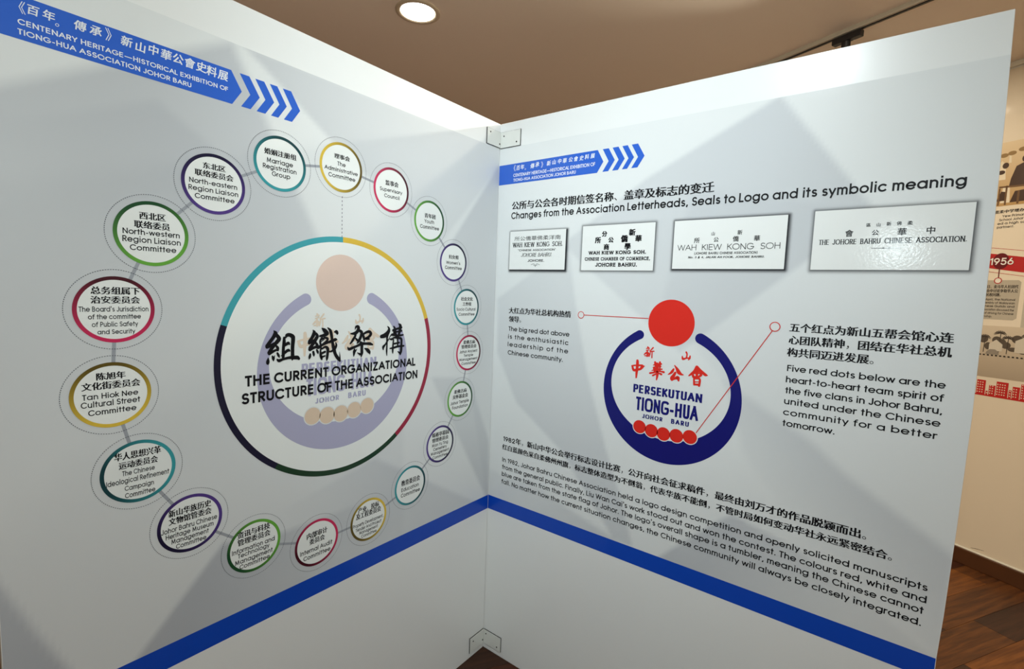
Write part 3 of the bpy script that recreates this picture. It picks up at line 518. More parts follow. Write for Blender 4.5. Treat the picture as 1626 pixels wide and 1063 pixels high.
# ------------------------------------------------------------------ display boards
BOARD_TOP = 1.83
def board(name, outline, surf, thick, parent):
    """slab whose face outline (u, v) lies on the surface"""
    n = len(outline); inv = -world_loc(parent)
    v = [surf.at(a, b, 0) + inv for a, b in outline] + [surf.at(a, b, -thick) + inv for a, b in outline]
    f = [tuple(range(n)), tuple(range(2 * n - 1, n - 1, -1))] + [(i + n, (i + 1) % n + n, (i + 1) % n, i) for i in range(n)]
    o = mesh_obj(name, v, f, [M_BOARD, M_EDGE], parent, fmats=[0, 0] + [1] * n)
    bevel(o, 0.0012); return o
left_panel = empty('exhibition_panel', (0, -0.6, 0), 'white display board of organisation chart badges around a big coloured ring, left of the corner', 'display board')
right_panel = empty('exhibition_panel', (0.6, 0, 0), 'white display board about letterheads and the red and navy emblem, right of the corner', 'display board')
board('board', [(-1.1925, 0), (-0.0012, 0), (-0.0012, BOARD_TOP), (-1.1925, BOARD_TOP)], LEFT, 0.016, left_panel)
RE = [(1.1985, 0), (1.1990, .30), (1.1997, .5709), (1.2030, .6618), (1.2066, .8485), (1.2090, 1.0781), (1.2070, 1.4624), (1.2040, 1.66), (1.2007, BOARD_TOP)]
board('board', [(-0.014, 0)] + RE + [(-0.014, BOARD_TOP)], RIGHT, 0.016, right_panel)
def redge(z):
    for (a, za), (b, zb) in zip(RE, RE[1:]):
        if za <= z <= zb: return a + (b - a) * (z - za) / (zb - za)
    return 1.2

# poster sheets: a folded-paper pattern printed in soft greys
M_PRINT = attr_mat('poster_print', 0.4, COAT, bump=0.06)
def seg_d(px, py, a, b):
    dx, dy = b[0] - a[0], b[1] - a[1]; t = max(0, min(1, ((px - a[0]) * dx + (py - a[1]) * dy) / (dx * dx + dy * dy)))
    return math.hypot(px - a[0] - dx * t, py - a[1] - dy * t)
def inside(px, py, P):
    r = False; j = len(P) - 1
    for i in range(len(P)):
        if (P[i][1] > py) != (P[j][1] > py) and px < (P[j][0] - P[i][0]) * (py - P[i][1]) / (P[j][1] - P[i][1]) + P[i][0]: r = not r
        j = i
    return r
LIGHT_INK, SHADE_INK = rgb(226, 231, 232), rgb(134, 142, 158)
def tone_at(u, v, facets):
    k = 1.0
    for P, a, d0, b, d1, soft in facets:
        bx0, bx1 = min(p[0] for p in P), max(p[0] for p in P); by0, by1 = min(p[1] for p in P), max(p[1] for p in P)
        w = soft * .0022
        if u < bx0 - w or u > bx1 + w or v < by0 - w or v > by1 + w: continue
        d = min(seg_d(u, v, P[i], P[(i + 1) % len(P)]) for i in range(len(P)))
        if not inside(u, v, P): d = -d
        if d < -w: continue
        al = 1 if d > w else (d / w * .5 + .5)
        gx, gy = b[0] - a[0], b[1] - a[1]
        t = max(0, min(1, ((u - a[0]) * gx + (v - a[1]) * gy) / (gx * gx + gy * gy)))
        k *= 1 - al * (d0 + (d1 - d0) * t)
    return 1 - k
def poster(surf, u0, u1fn, z0, z1, facets, parent, nu=150, nv=150):
    s = Shape(); cols = []
    for j in range(nv + 1):
        v = z0 + (z1 - z0) * j / nv; u1 = u1fn(v)
        for i in range(nu + 1):
            u = u0 + (u1 - u0) * i / nu; s.v.append((u, v)); d = tone_at(u, v, facets)
            cols.append(tuple(a + (b - a) * d for a, b in zip(LIGHT_INK[:3], SHADE_INK[:3])) + (1,))
    n = nu + 1
    s.f = [(j * n + i, j * n + i + 1, (j + 1) * n + i + 1, (j + 1) * n + i) for j in range(nv) for i in range(nu)]
    return surf.build('poster_sheet', s, M_PRINT, parent, 0.0004, colours=cols)
Z_BAND0, Z_BAND1, Z_TOP = 0.5205, 0.5694, 1.7497
poster(LEFT, -1.1915, lambda v: -0.0018, Z_BAND1, Z_TOP, FACETS_LEFT, left_panel)
poster(RIGHT, 0.0006, lambda v: redge(v) - .0012, Z_BAND1, Z_TOP, FACETS_RIGHT, right_panel)
s = Shape(); s.rect(-1.1915, Z_BAND0, -0.0018, Z_BAND1); LEFT.build('blue_band', s, M_BAND, left_panel, 0.0004)
s = Shape(); s.quad((0.0006, Z_BAND0), (1.1982, Z_BAND0), (1.1985, Z_BAND1), (0.0006, Z_BAND1)); RIGHT.build('blue_band', s, M_BAND, right_panel, 0.0004)

# header banner with arrow chevrons, the same on both boards
def header(surf, parent, off, u_start, glyphs, texts):
    s = Shape(); s.poly([(u_start, 1.6325), (.3645 + off, 1.6328), (.3831 + off, 1.6622), (.3635 + off, 1.6970), (u_start, 1.6958)])
    ban = surf.build('header_banner', s, M_BLUE, parent, 0.0007)
    for i, dx in enumerate((0, .0305, .0601, .0879)):
        w = (.0188, .0182, .0160, .0184)[i]
        s = Shape(); x = .3793 + off + dx
        s.poly([(x, 1.6969), (x + .0203, 1.6615), (x + .0205 + w, 1.6622), (x + w, 1.6971)])
        s.poly([(x + .0022, 1.6336), (x + .0018 + w, 1.6336), (x + .0205 + w, 1.6622), (x + .0203, 1.6615)])
        surf.build('chevron', s, M_BLUE, parent, 0.0007)
    s = Shape()
    for ch, u, v, h in glyphs:
        k = h / .9
        if ch in '《》': han(s, ch, u - .5 * k, v - .40 * k, k, k * 1.15, song=False)
        else: k *= .86; han(s, ch, u - .5 * k, v - .38 * k, k, k * 1.05, song=False, bold=.022, slant=.12)
    for g, t, st, a, b, v, h in texts: latin(s, t, 'b', a, b, v, h)
    surf.build('header_lettering', s, M_WHITE, ban, 0.0010)
header(LEFT, left_panel, -1.2022, -1.1915, GLYPH['Lh'], [t for t in TEXT if t[0] == 'Lh'])
header(RIGHT, right_panel, 0.0, 0.0008, GLYPH['h2'], [t for t in TEXT if t[0] == 'h2'])

# ---- left board: badges on a ring
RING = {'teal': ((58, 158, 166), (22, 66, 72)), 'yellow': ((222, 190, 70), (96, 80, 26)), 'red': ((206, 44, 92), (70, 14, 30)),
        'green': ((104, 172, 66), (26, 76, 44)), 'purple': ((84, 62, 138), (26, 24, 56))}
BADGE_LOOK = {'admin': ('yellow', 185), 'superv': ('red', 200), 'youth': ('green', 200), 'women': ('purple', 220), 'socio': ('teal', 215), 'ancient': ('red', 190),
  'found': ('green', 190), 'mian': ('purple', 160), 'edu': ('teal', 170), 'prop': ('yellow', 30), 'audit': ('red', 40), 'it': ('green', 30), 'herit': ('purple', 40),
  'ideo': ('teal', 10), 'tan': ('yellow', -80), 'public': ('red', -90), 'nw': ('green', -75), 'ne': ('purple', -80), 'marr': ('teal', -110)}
M_RING = attr_mat('ring_print', 0.42, COAT)
M_BAR = ink(160, 166, 174)
M_DOT = ink(66, 68, 78)
R_B = 0.0575
for i, (key, cx, cz, lines) in enumerate(BADGE):
    nx, nz = BADGE[(i + 1) % 19][1:3]; d = math.hypot(nx - cx, nz - cz); ux, uz = (nx - cx) / d, (nz - cz) / d
    s = Shape(); a = R_B - .003; hw = .0028
    s.quad((cx + ux*a + uz*hw, cz + uz*a - ux*hw), (nx - ux*a + uz*hw, nz - uz*a - ux*hw), (nx - ux*a - uz*hw, nz - uz*a + ux*hw), (cx + ux*a - uz*hw, cz + uz*a + ux*hw))
    LEFT.build('connector_bar', s, M_BAR, left_panel, 0.0006)
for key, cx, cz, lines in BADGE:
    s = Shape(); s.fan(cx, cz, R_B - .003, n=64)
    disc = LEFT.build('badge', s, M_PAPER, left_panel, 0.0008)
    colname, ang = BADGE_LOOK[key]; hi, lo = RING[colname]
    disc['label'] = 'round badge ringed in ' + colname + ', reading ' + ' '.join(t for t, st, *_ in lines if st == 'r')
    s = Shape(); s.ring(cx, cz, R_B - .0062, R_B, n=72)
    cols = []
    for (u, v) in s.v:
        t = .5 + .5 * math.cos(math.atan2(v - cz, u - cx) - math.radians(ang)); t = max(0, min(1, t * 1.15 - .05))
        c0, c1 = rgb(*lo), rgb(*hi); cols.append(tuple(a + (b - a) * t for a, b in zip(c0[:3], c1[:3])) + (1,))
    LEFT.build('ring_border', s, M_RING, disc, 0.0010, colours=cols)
    s = Shape(); n = 120
    for i in range(n):
        a0 = 2 * math.pi * i / n; s.ring(cx, cz, .0684, .0694, a0, a0 + 2 * math.pi / n * .55, 1)
    LEFT.build('dotted_outline', s, M_DOT, disc, 0.0008)
    s = Shape()
    for t, st, a, b, v, h in lines:
        line(s, t, st, cx + a / 1000, cx + b / 1000, cz + v / 1000, h / 1000)
    LEFT.build('lettering', s, M_BLACK, disc, 0.0010)

# big ring with five coloured arcs
BX, BZ, BR = -0.5852, 1.1060, 0.2938
s = Shape(); s.fan(BX, BZ, BR - .005, n=128); disc = LEFT.build('centre_disc', s, M_PAPER, left_panel, 0.0008)
for nm, c, a0, a1 in (('yellow', (226, 190, 66), 90.3, 18.3), ('maroon', (158, 40, 66), 18.3, -53.7), ('dark green', (28, 62, 40), -53.7, -125.7),
                      ('dark navy', (26, 26, 52), -125.7, -197.7), ('teal', (66, 166, 178), -197.7, -269.7)):
    s = Shape(); s.ring(BX, BZ, BR, BR - .0130, math.radians(a0), math.radians(a1), 40)
    o = LEFT.build('ring_arc', s, ink(*c), left_panel, 0.0010); o['label'] = nm + ' arc of the big ring'
s = Shape()
for i in range(11):
    z = 1.4962 - i * .00930; s.rect(-.5907, z - .0044, -.5892, z)
LEFT.build('dashed_line', s, ink(82, 74, 96), left_panel, 0.0008)

def brush_chars(surf, chars, m, parent, depth, xf=None):
    for strokes in chars:
        s = Shape(); brush(s, strokes, xf=xf); surf.build('brush_character', s, m, parent, depth)
# the association's emblem: crescent, big dot, five small dots, characters, words
def emblem(surf, parent, xf, k, c_cres, c_dot, c_small, c_han, c_word, c_halo, base, words):
    def E(cx, cy, rx, ry, a): return (cx + rx * math.cos(a), cy + ry * math.sin(a))
    O_, I_ = (.6093, 1.0239, .1870, .1896), (.6076, 1.0416, .1619, .1434)
    s = Shape(); n = 120; a0, a1 = math.radians(119.3), math.radians(423.3)
    pts = [(E(*O_, a0 + (a1 - a0) * i / n), E(*I_, a0 + (a1 - a0) * i / n)) for i in range(n + 1)]
    for (o0, i0), (o1, i1) in zip(pts, pts[1:]): s.quad(xf(i0), xf(o0), xf(o1), xf(i1))
    for o_, i_ in (pts[0], pts[-1]):
        m = xf(((o_[0] + i_[0]) / 2, (o_[1] + i_[1]) / 2)); s.fan(m[0], m[1], math.dist(xf(o_), xf(i_)) / 2, n=24)
    root = surf.build('emblem_crescent', s, c_cres, parent, base)
    def dot(name, c, r, m, dep):
        q = xf(c); s = Shape(); s.fan(q[0], q[1], r * k, n=56); return surf.build(name, s, m, root, dep)
    dot('big_dot', (.6077, 1.2160), .0622, c_dot, base + .0001)
    smalls = [(.5387, .9212), (.5731, .9168), (.6072, .9147), (.6422, .9171), (.6775, .9213)]
    s = Shape()
    for c in smalls: q = xf(c); s.fan(q[0], q[1], .0206 * k, n=40)
    surf.build('dot_outline', s, c_halo, root, base + .0001)
    for c in smalls: dot('small_dot', c, .0184, c_small, base + .0002)
    brush_chars(surf, BRUSH_LOGO, c_han, root, base + .0002, lambda p: xf(p[:2]) + (p[2] * k,))
    s = Shape()
    for g, t, st, a, b, v, h in TEXT:
        if g == 'logo':
            p, q = xf((a, v)), xf((b, v)); latin(s, t, st, p[0], q[0], p[1], h * k)
    surf.build('emblem_lettering', s, c_word, root, base + .0002)
    return root
emblem(RIGHT, right_panel, lambda p: (p[0], p[1]), 1.0, M_NAVY, M_RED, M_RED, M_RED, M_NAVY, ink(226, 230, 230), 0.0007, True)
emblem(LEFT, left_panel, lambda p: (-.5893 + (p[0] - .6077) * 1.105, 1.2889 + (p[1] - 1.2160) * 1.076), 1.10, ink(178, 178, 206), ink(232, 208, 194),
       ink(226, 204, 180), ink(232, 216, 196), ink(178, 178, 206), ink(226, 230, 230), 0.0011, True)
brush_chars(LEFT, BRUSH_TITLE, M_BLACK, left_panel, 0.0018)
s = Shape()
for g, t, st, a, b, v, h in TEXT:
    if g == 'L1': latin(s, t, st, a, b, v, h)
LEFT.build('title_lettering', s, M_BLACK, left_panel, 0.0016)

# ---- right board
for grp, nm in (('title', 'title_lettering'), ('call1', 'caption_lettering'), ('call2', 'caption_lettering'), ('story', 'story_lettering')):
    s = Shape()
    for g, t, st, a, b, v, h in TEXT:
        if g != grp: continue
        if grp == 'story' and len(t) > 60: latin(s, t, 'r', a, b, v, h, n_full=20)
        else: line(s, t, st, a, b, v, h)
    RIGHT.build(nm, s, M_BLACK, right_panel, 0.0008)
M_CARD = mat('glossy_letterhead_print', rgb(236, 240, 239), 0.5, 0.16, spec=0.15)
nt = M_CARD.node_tree; b = nt.nodes['Principled BSDF']; b.inputs['Coat Roughness'].default_value = 0.13
tc = nt.nodes.new('ShaderNodeTexCoord'); n = nt.nodes.new('ShaderNodeTexNoise'); n.inputs['Scale'].default_value = 210; n.inputs['Detail'].default_value = 3
bp = nt.nodes.new('ShaderNodeBump'); bp.inputs['Strength'].default_value = 0.5; bp.inputs['Distance'].default_value = 0.0005
nt.links.new(tc.outputs['Object'], n.inputs['Vector']); nt.links.new(n.outputs['Fac'], bp.inputs['Height']); nt.links.new(bp.outputs[0], b.inputs['Coat Normal'])
M_SHADOW = attr_mat('printed_drop_shadow', 0.42, 0.0, alpha=True)
CARDS = {'k1': (.0565, .2702, 1.3556, 1.4787, .003, .9, 'first letterhead print, with a flourish under JOHORE'), 'k2': (.3276, .549, 1.354, 1.483, .0005, .55, 'second letterhead print, smudged bold characters'),
         'k3': (.6008, .8628, 1.3588, 1.4828, .0015, .9, 'third letterhead print, thin capitals WAH KIEW KONG SOH'), 'k4': (.9156, 1.179, 1.3576, 1.4868, .001, .6, 'fourth and widest letterhead print, THE JOHORE BAHRU CHINESE ASSOCIATION')}
for key, (u0, u1, z0, z1, off, al, lab) in CARDS.items():
    s = Shape(); s.rect(u0, z0, u1, z1); card = RIGHT.build('letterhead_print', s, M_CARD, right_panel, 0.0008); card['label'] = lab
    s = Shape(); cols = []; N = 6; wd = .011
    rings = []
    for k in range(N + 1):
        e = wd * k / N
        ring = [(u0 - e + off, z0 - e - off), (u1 + e + off, z0 - e - off), (u1 + e + off, z1 + e - off), (u0 - e + off, z1 + e - off)]
        rr = []
        for c, (x, y) in enumerate(ring):      # rounded corners
            qx, qy = (u0 + off if c in (0, 3) else u1 + off), (z0 - off if c in (0, 1) else z1 - off)
            base = (180, 270, 0, 90)[c]
            for j in range(5):
                an = math.radians(base + 90 * j / 4); rr.append((qx + e * math.cos(an), qy + e * math.sin(an)))
        rings.append(rr)
    for k, rr in enumerate(rings):
        s.v += rr; a_ = al * (1 - k / N) ** 1.8; cols += [(.012, .014, .02, a_)] * len(rr)
    n = 20
    s.f = [(k*n + i, (k+1)*n + i, (k+1)*n + (i+1) % n, k*n + (i+1) % n) for k in range(N) for i in range(n)]
    s.f = [tuple(reversed(f)) for f in s.f]
    s.f.append(tuple(range(n)))
    RIGHT.build('drop_shadow', s, M_SHADOW, card, 0.0006, colours=cols)
    s = Shape()
    for g, t, st, a, b, v, h in TEXT:
        if g == key: line(s, t, st, a, b, v, h)
    for ch, u, v, h in GLYPH.get(key, []):
        k = h / .9; han(s, ch, u - .5 * k, v - .38 * k, k, k, song=False, bold=.05 if key == 'k2' else .016)
    if key == 'k1':
        for sg in (-1, 1):
            s.ribbon([(.1616 + sg * x, 1.3745 - y) for x, y in ((.001, .004), (.005, .001), (.010, .001), (.016, .004), (.018, .002))], [.0004, .0014, .0010, .0008, .0004])
            s.ribbon([(.1616, 1.3665), (.1616 + sg * .004, 1.3695), (.1616 + sg * .009, 1.3685)], [.0012, .0012, .0004])
        s.rect(.1612, 1.364, .1620, 1.371)
    if key == 'k4':
        s.ribbon([(1.0233, 1.4028), (1.0733, 1.4028)], .0008)
        for x, r in ((1.0435, .0024), (1.0483, .0011), (1.0535, .0024)): s.poly([(x - r * 1.6, 1.4028), (x, 1.4028 - r * .55), (x + r * 1.6, 1.4028), (x, 1.4028 + r * .55)])
    RIGHT.build('lettering', s, M_BLACK, card, 0.0011)
M_LINE = ink(206, 52, 48)
for c, r, p0, p1 in (((.3357, 1.2217), .0108, (.3463, 1.2220), (.5452, 1.2243)), ((.8547, 1.2244), .0116, (.8495, 1.2138), (.6924, .9353))):
    s = Shape(); s.ribbon([p0, p1], .0021); ln = RIGHT.build('pointer_line', s, M_LINE, right_panel, 0.0012)
    s = Shape(); s.fan(c[0], c[1], r - .001, n=40); RIGHT.build('pointer_ring_centre', s, ink(222, 226, 226), ln, 0.0012)
    s = Shape(); s.ring(c[0], c[1], r - .0021, r, n=40); RIGHT.build('pointer_ring', s, M_LINE, ln, 0.0013)

# ------------------------------------------------------------------ corner brackets
def bracket(loc, label, plates, screws, step):
    t = empty('corner_bracket', loc, label, 'bracket')
    inv = -Vector(loc)
    for surf, q in plates:
        s0 = .0028; th = .0016
        v = [surf.at(a, b, s0) + inv for a, b in q] + [surf.at(a, b, s0 + th) + inv for a, b in q]
        v += [surf.at(a, b, 0.0006) + inv for a, b in q]
        f = [(0, 3, 2, 1), (4, 5, 6, 7)] + [(i, (i+1) % 4, (i+1) % 4 + 4, i + 4) for i in range(4)]
        o = mesh_obj('plate', v[:8], f, M_METAL, t); bevel(o, .0005)
        cx = sum(a for a, b in q) / 4; cz = sum(b for a, b in q) / 4
        du, dv = (max(a for a, b in q) - min(a for a, b in q)) / 2, (max(b for a, b in q) - min(b for a, b in q)) / 2
        qq = [(cx + (a - cx) * (du + .0009) / du, cz + (b - cz) * (dv + .0009) / dv) for a, b in q]
        v = [surf.at(a, b, .0006) + inv for a, b in qq] + [surf.at(a, b, .0027) + inv for a, b in qq]
        mesh_obj('spacer', v, f, M_GAP_SHADE, t)  # dark sheet a little wider than the plate, drawn as its shadow line
    for surf, a, b in screws:
        s = Shape(); s.fan(a, b, .0026, n=14)
        n = len(s.v)
        v = [surf.at(x, y, .0044) + inv for x, y in s.v] + [surf.at(a + (x - a) * .7, b + (y - b) * .7, .0056) + inv for x, y in s.v]
        f = [tuple(range(n, 2 * n))] + [(i, (i+1) % n, (i+1) % n + n, i + n) for i in range(n)]
        mesh_obj('screw', v, f, M_SCREW, t)
    return t
bracket((0.01, -0.01, 1.778), 'white metal angle bracket joining the two boards at the top of the corner',
        [(LEFT, [(-.0700, 1.7530), (-.0044, 1.7530), (-.0044, 1.8020), (-.0700, 1.8020)]), (RIGHT, [(.0044, 1.7512), (.0845, 1.7512), (.0845, 1.8012), (.0044, 1.8012)])],
        [(LEFT, -.0558, 1.7915), (LEFT, -.0085, 1.7643), (RIGHT, .0181, 1.7881), (RIGHT, .0703, 1.7637)], 0)
bracket((0.01, -0.01, 0.046), 'white metal angle bracket joining the two boards just above the floor',
        [(LEFT, [(-.0755, .0193), (-.0044, .0193), (-.0044, .0727), (-.0755, .0727)]), (RIGHT, [(.0044, .0205), (.0810, .0205), (.0810, .0712), (.0044, .0712)])],
        [(LEFT, -.0602, .0571), (LEFT, -.0095, .0338), (RIGHT, .0148, .0589), (RIGHT, .0655, .0325)], 0)

# ------------------------------------------------------------------ ceiling fittings
def emis(name, col, k):
    m = bpy.data.materials.new(name); nt, b = nodes_of(m)
    b.inputs['Base Color'].default_value = (.9, .9, .85, 1)
    b.inputs['Emission Color'].default_value = col; b.inputs['Emission Strength'].default_value = k
    return m
M_GLOW = emis('lit_diffuser', (1, .98, .9, 1), 6)
M_RIM = mat('downlight_rim', rgb(206, 188, 160), 0.45)
LAMP_LABELS = [''] * 2 + ['recessed ceiling downlight behind the viewer, nearest the boards',
               'recessed ceiling downlight right of the boards, out of frame', 'recessed ceiling downlight behind the free end of the right board']
first = None
for i, (x, y, p, c) in enumerate(LAMPS):
    t = empty('ceiling_downlight', (x, y, CEIL), 'round recessed downlight glowing white in the ceiling above the left board' if i == 0 else 'recessed downlight behind the boards, near the far wall' if i == 1 else LAMP_LABELS[i], 'ceiling light', 'recessed downlights')
    if first is None:
        v, f = lathe([(.093, 0), (.0925, -.004), (.086, -.0065), (.076, -.0065), (.072, -.002), (.071, 0)], 56)
        rim_me = mesh_obj('rim', v, f, M_RIM, t).data
        v, f = prism(56, .0705, .0705, -.0035, 0.0)
        lens_me = mesh_obj('diffuser', v, f, M_GLOW, t).data
        first = t
    else:
        for nm, me in (('rim', rim_me), ('diffuser', lens_me)):
            o = bpy.data.objects.new(nm, me); COL.objects.link(o); o.parent = t
    for ch in t.children:
        for p_ in ch.data.polygons: p_.use_smooth = ch.name.startswith('rim')

M_RAIL = mat('track_white', rgb(214, 204, 182), 0.5)
M_DARK = mat('track_black', rgb(22, 20, 20), 0.45)
ra, rb = Vector((1.0516, 1.185, CEIL)), Vector((0.511, 1.426, CEIL)); rd = (rb - ra).normalized(); rn = Vector((-rd.y, rd.x, 0))
A0, B0 = ra - rd * .55, rb + rd * .6
rail = empty('track_rail', tuple((A0 + B0) / 2), 'white lighting track rail with a black slot under the ceiling behind the right board', 'track rail')
def bar_mesh(name, p, q, nrm, w0, w1, z0, z1, m, parent):
    inv = -world_loc(parent); v = []
    for z in (z0, z1):
        for base, w in ((p, w0), (q, w0), (q, w1), (p, w1)):
            x = base + nrm * w; v.append(Vector((x.x, x.y, z)) + inv)
    o = mesh_obj(name, v, [(3, 2, 1, 0), (4, 5, 6, 7), (0, 1, 5, 4), (1, 2, 6, 5), (2, 3, 7, 6), (3, 0, 4, 7)], m, parent); return o
sg = 1 if (Vector((1.06, -1.29, 0)) - ra).dot(rn) < 0 else -1      # rn*sg points away from the viewer
bar_mesh('channel', A0, B0, rn * sg, -.016, .010, CEIL - .018, CEIL, M_RAIL, rail)
bar_mesh('slot', A0, B0, rn * sg, -.004, .006, CEIL - .0225, CEIL - .0182, M_DARK, rail)
def spotlight(px, py, lamp, aim, label):
    pc = Vector((px, py, 0)); sp = empty('track_spotlight', (px, py, CEIL - .023), label, 'spotlight', 'track spotlights')
    o = bar_mesh('adapter', pc - rd * .062, pc + rd * .052, rn * sg, -.016, .014, CEIL - .050, CEIL - .0235, M_DARK, sp); bevel(o, .003)
    v, f = lathe([(.0, .0), (.017, .0), (.017, -.024), (.012, -.030), (.0, -.030)], 20)
    mesh_obj('collar', [(a, b, c - .028) for a, b, c in v], f, M_DARK, sp)
    head = Vector(lamp) - Vector((px, py, CEIL - .023)); d = (Vector(aim) - Vector(lamp)).normalized()
    top = head - d * .035
    v, f = prism(12, .0055, .0055, top.z, -.05); mesh_obj('rod', v, f, M_DARK, sp)
    q = d.to_track_quat('-Z', 'Y').to_matrix()
    v, f = lathe([(.0, .065), (.025, .065), (.034, .050), (.036, -.045), (.033, -.048), (.030, -.035), (.028, .004), (.0, .006)], 28)
    o = mesh_obj('lamp_head', [q @ Vector(p) + head for p in v], f, M_DARK, sp)
    v, f = prism(24, .027, .027, .006, .009); mesh_obj('bulb_face', [q @ Vector(p) + head for p in v], f, M_GLOW, sp)
spotlight(.822, 1.287, SPOTS[0][0], SPOTS[0][1], 'black track spotlight hanging from the ceiling rail behind the right board')
A1, B1 = Vector((SPOTS[1][0][0], SPOTS[1][0][1], CEIL)) - rd * .7, Vector((SPOTS[1][0][0], SPOTS[1][0][1], CEIL)) + rd * .7
rail2 = empty('track_rail', tuple((A1 + B1) / 2), 'white lighting track rail overhead in front of the boards, out of frame', 'track rail')  # unseen rail added to carry the fill spot
bar_mesh('channel', A1, B1, rn * sg, -.016, .010, CEIL - .018, CEIL, M_RAIL, rail2)
bar_mesh('slot', A1, B1, rn * sg, -.004, .006, CEIL - .0225, CEIL - .0182, M_DARK, rail2)
spotlight(SPOTS[1][0][0], SPOTS[1][0][1], SPOTS[1][0], SPOTS[1][1], 'black track spotlight overhead in front of the boards, out of frame')

# ------------------------------------------------------------------ printed mural on the far wall
mural = empty('timeline_mural', tuple(WALL.at(.6, .09, .001)), 'cream timeline mural with old photos and a red 1956 band on the far wall', 'mural')
s = Shape(); s.rect(-.6, .088, 2.2, 2.412)
WALL.build('mural_sheet', s, mat('mural_paper', rgb(236, 220, 190), 0.5, 0.06, noise=.03, scale=2), mural, 0.0012)
def wprint(name, shape, m, d, parent=None, **k): return WALL.build(name, shape, m, parent or mural, d, **k)
# sepia group photograph
s = Shape(); s.rect(.02, 1.776, .62, 2.075); cols = [rgb(190, 150, 92), rgb(190, 150, 92), rgb(232, 208, 166), rgb(232, 208, 166)]
photo = wprint('sepia_photograph', s, attr_mat('sepia_print', .5, .05), .0018, colours=cols)
def blobs(parent, name, col, items, d, joined=False):
    s = Shape()
    for it in items:
        if not joined: s = Shape()
        if len(it) == 4: s.fan(*it, n=14)
        else: s.poly([(it[i], it[i + 1]) for i in range(0, len(it), 2)])
        if not joined: wprint(name, s, ink(*col), d, parent)
    if joined: o = wprint(name, s, ink(*col), d, parent); o['kind'] = 'stuff'
blobs(photo, 'printed_foliage', (150, 118, 66), [(.12 + .035 * i + random.uniform(-.01, .01), 2.02 + random.uniform(-.012, .014), .016, .010) for i in range(14)], .0021, True)
blobs(photo, 'printed_shirt', (236, 220, 188), [(.17, 1.90, .21, 1.90, .205, 1.97, .19, 1.99, .175, 1.97), (.20, 1.79, .235, 1.79, .23, 1.86, .205, 1.87), (.32, 1.86, .37, 1.86, .36, 1.96, .33, 1.97), (.42, 1.80, .50, 1.80, .48, 1.95, .44, 1.96), (.215, 1.975, .225, 1.975, .222, 2.01, .215, 2.01)], .0021)
blobs(photo, 'printed_figure', (70, 46, 26), [(.225, 1.86, .30, 1.86, .30, 1.95, .275, 1.97, .245, 1.955, .23, 1.90), (.275, 1.985, .013, .017), (.205, 1.965, .012, .014), (.192, 1.935, .014, .010), (.185, 1.80, .22, 1.80, .22, 1.84, .20, 1.845),
      (.235, 1.79, .315, 1.79, .315, 1.845, .25, 1.84), (.38, 1.88, .43, 1.88, .42, 1.97, .39, 1.98), (.405, 1.995, .012, .016), (.55, 1.80, .60, 1.80, .59, 1.95, .56, 1.96)], .0024)
blobs(photo, 'printed_chair', (112, 80, 44), [(.19, 1.78, .196, 1.78, .196, 1.86, .19, 1.86), (.215, 1.78, .222, 1.78, .222, 1.87, .215, 1.87), (.26, 1.78, .268, 1.78, .268, 1.84, .26, 1.84), (.30, 1.78, .306, 1.78, .306, 1.85, .30, 1.85), (.19, 1.862, .30, 1.856, .30, 1.864, .19, 1.870)], .0026)
s = Shape(); han_line(s, '宽柔中学增办高中部', .185, .345, 1.742, .015)
for t, a, b, z in (('Yew Primary and', .215, .335, 1.722), ('School Johor Bahru', .205, .335, 1.705), ('ed a high school', .200, .335, 1.688), ('partment.', .200, .262, 1.671)): latin(s, t, 'r', a, b, z, .0115)
wprint('caption_lettering', s, ink(40, 34, 30), .0018)
# red ribbon with the year
def ribbon_strip(z0l, z0r, z1l, z1r, m, name, d):
    s = Shape(); s.quad((-.4, z0l + (z0l - z0r) * 1.2), (1.2, z0r - (z0l - z0r) * 1.5), (1.2, z1r - (z1l - z1r) * 1.5), (-.4, z1l + (z1l - z1r) * 1.2)); return wprint(name, s, m, d)
M_CRIM = ink(186, 38, 34)
s = Shape(); s.poly([(-.4, 1.500), (.187, 1.483), (.31, 1.460), (.6, 1.43), (1.4, 1.40), (1.4, 1.475), (.6, 1.500), (.31, 1.531), (.187, 1.553), (-.4, 1.57)]); band = wprint('red_ribbon', s, M_CRIM, .0018)
s = Shape()
s.ribbon([(-.4, 1.592), (.195, 1.5795), (.308, 1.5600), (.6, 1.53), (1.4, 1.505)], .002); s.ribbon([(-.4, 1.478), (.193, 1.4648), (.319, 1.4420), (.6, 1.412), (1.4, 1.382)], .002)
wprint('thin_red_lines', s, M_CRIM, .0018)
s = Shape(); s.fan(.2303, 1.5147, .030, .038, 36); s.ribbon([(.2285, 1.48), (.2285, 1.436)], .004); wprint('year_marker', s, ink(104, 20, 22), .0021)
s = Shape(); latin(s, '1956', 'b2', .188, .279, 1.4955, .036)
wprint('year_outline', s, ink(120, 20, 22), .0024, band)
s = Shape(); latin(s, '1956', 'num', .1895, .2775, 1.4970, .033); wprint('year_lettering', s, ink(244, 236, 220), .0027, band)
s = Shape(); s.fan(.2283, 1.4219, .0115, .0150, 30); wprint('marker_centre', s, ink(236, 226, 204), .0021)
s = Shape(); s.ring(.2283, 1.4219, .0115, .0150, n=30); wprint('marker_ring', s, M_CRIM, .0024)
s = Shape(); s.poly([(.10, 1.236), (.300, 1.236), (.312, 1.246), (.314, 1.415), (.304, 1.424), (.10, 1.424)]); box_ = wprint('caption_box', s, ink(188, 176, 152), .0018)
s = Shape()
for t, z in (('日，金马华人社团代', 1.386), ('会中讨论争取华人公', 1.366), ('民权问题。', 1.347)): han_line(s, t, .190, .305 if len(t) > 6 else .245, z, .0155)
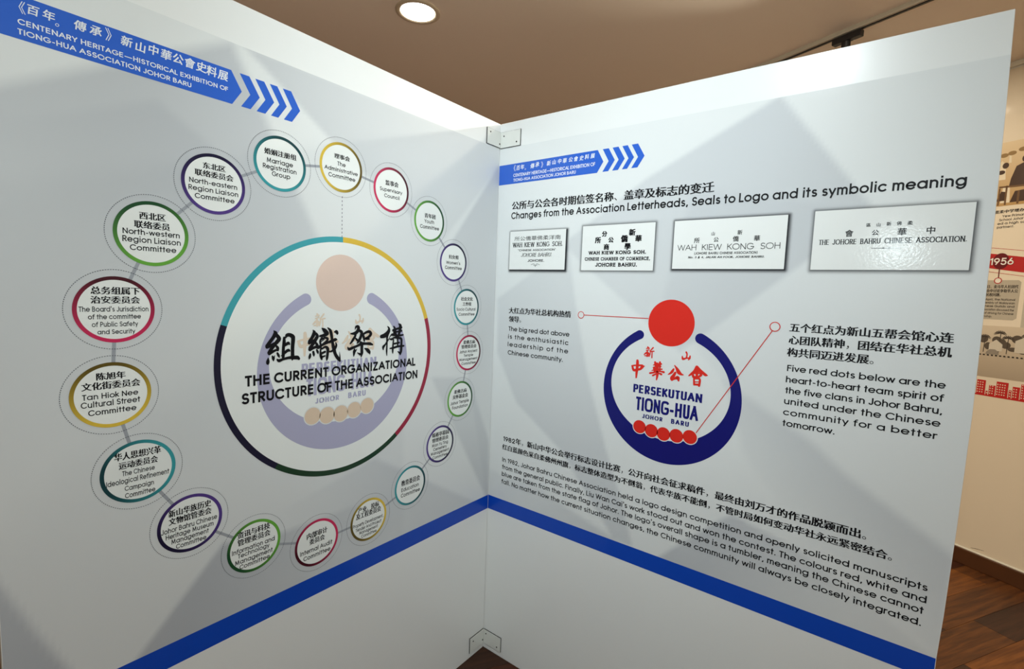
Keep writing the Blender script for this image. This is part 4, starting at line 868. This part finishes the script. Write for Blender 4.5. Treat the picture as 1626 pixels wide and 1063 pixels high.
for t, z, b in (('April, the National', 1.327, .300), ('embly of Malaysian', 1.311, .300), ('nese Guilds and', 1.295, .300), ('sociation discussed the', 1.278, .300), ('of striving for Chinese', 1.261, .300), ('nship.', 1.245, .222)): latin(s, t, 'r', .190, b, z, .0105)
wprint('box_lettering', s, ink(44, 36, 30), .0021, box_)
s = Shape(); s.poly([(.330, 1.20), (.60, 1.20), (.60, 1.43), (.330, 1.43)]); wprint('caption_box', s, ink(196, 184, 160), .0018)
# grey street photograph
s = Shape(); s.rect(.10, .955, .80, 1.205); cols = [rgb(176, 158, 132)] * 2 + [rgb(214, 196, 166)] * 2
ph = wprint('street_photograph', s, attr_mat('street_print', .5, .05), .0018, colours=cols)
blobs(ph, 'printed_trees', (92, 80, 66), [(.12 + i * .021 + random.uniform(-.006, .006), 1.125 + random.uniform(-.03, .035), .013 + random.random() * .012, .010 + random.random() * .010) for i in range(32)], .0021, True)
for cx, cz in ((.205, 1.150), (.262, 1.172), (.292, 1.150), (.36, 1.165), (.44, 1.15)):
    s = Shape(); s.ribbon([(cx, 1.075), (cx + .002, cz)], .003)
    for k in range(9):
        a = math.radians(-20 + k * 27.5); s.ribbon([(cx, cz), (cx + .016 * math.cos(a), cz + .012 * math.sin(a)), (cx + .025 * math.cos(a), cz + .010 * math.sin(a) - .006)], [.003, .004, .001])
    wprint('printed_palm', s, ink(70, 60, 50), .0024, ph)
blobs(ph, 'printed_building', (212, 200, 176), [(.225, 1.085, .275, 1.085, .275, 1.118, .250, 1.140, .225, 1.118), (.32, 1.085, .42, 1.085, .42, 1.14, .36, 1.165, .32, 1.14)], .0027)
blobs(ph, 'printed_car', (150, 138, 120), [(.215, 1.068, .265, 1.068, .262, 1.082, .25, 1.092, .23, 1.092, .218, 1.08)], .0029)
s = Shape()
for i in range(24): s.rect(.19 + i * .0155, 1.060, .19 + i * .0155 + .008, 1.066)
wprint('printed_kerb', s, ink(44, 40, 36), .0031, ph)
# row of little red buildings
s = Shape(); win = Shape(); x = .10
for w_, h_ in ((.030, .055), (.026, .045), (.006, .02), (.022, .040), (.034, .070), (.008, .02), (.024, .050), (.044, .072), (.010, .04), (.026, .058), (.034, .075), (.02, .05), (.04, .065), (.03, .05), (.04, .08), (.03, .06)) * 2:
    s.rect(x, .868, x + w_, .868 + h_)
    for r in range(int(h_ / .012)):
        for c in range(max(1, int(w_ / .009))): win.rect(x + .003 + c * .009, .876 + r * .012, x + .007 + c * .009, .881 + r * .012)
    x += w_ + .003
s.rect(.10, .862, x, .869)
bl = wprint('red_building_row', s, ink(196, 42, 38), .0018); wprint('printed_windows', win, ink(238, 222, 192), .0021, bl)
s = Shape(); s.ribbon([(.2497, .094), (.272, .1005), (.3014, .1045)], [.001, .002, .001]); wprint('pencil_scuff', s, ink(90, 60, 40), .0018)
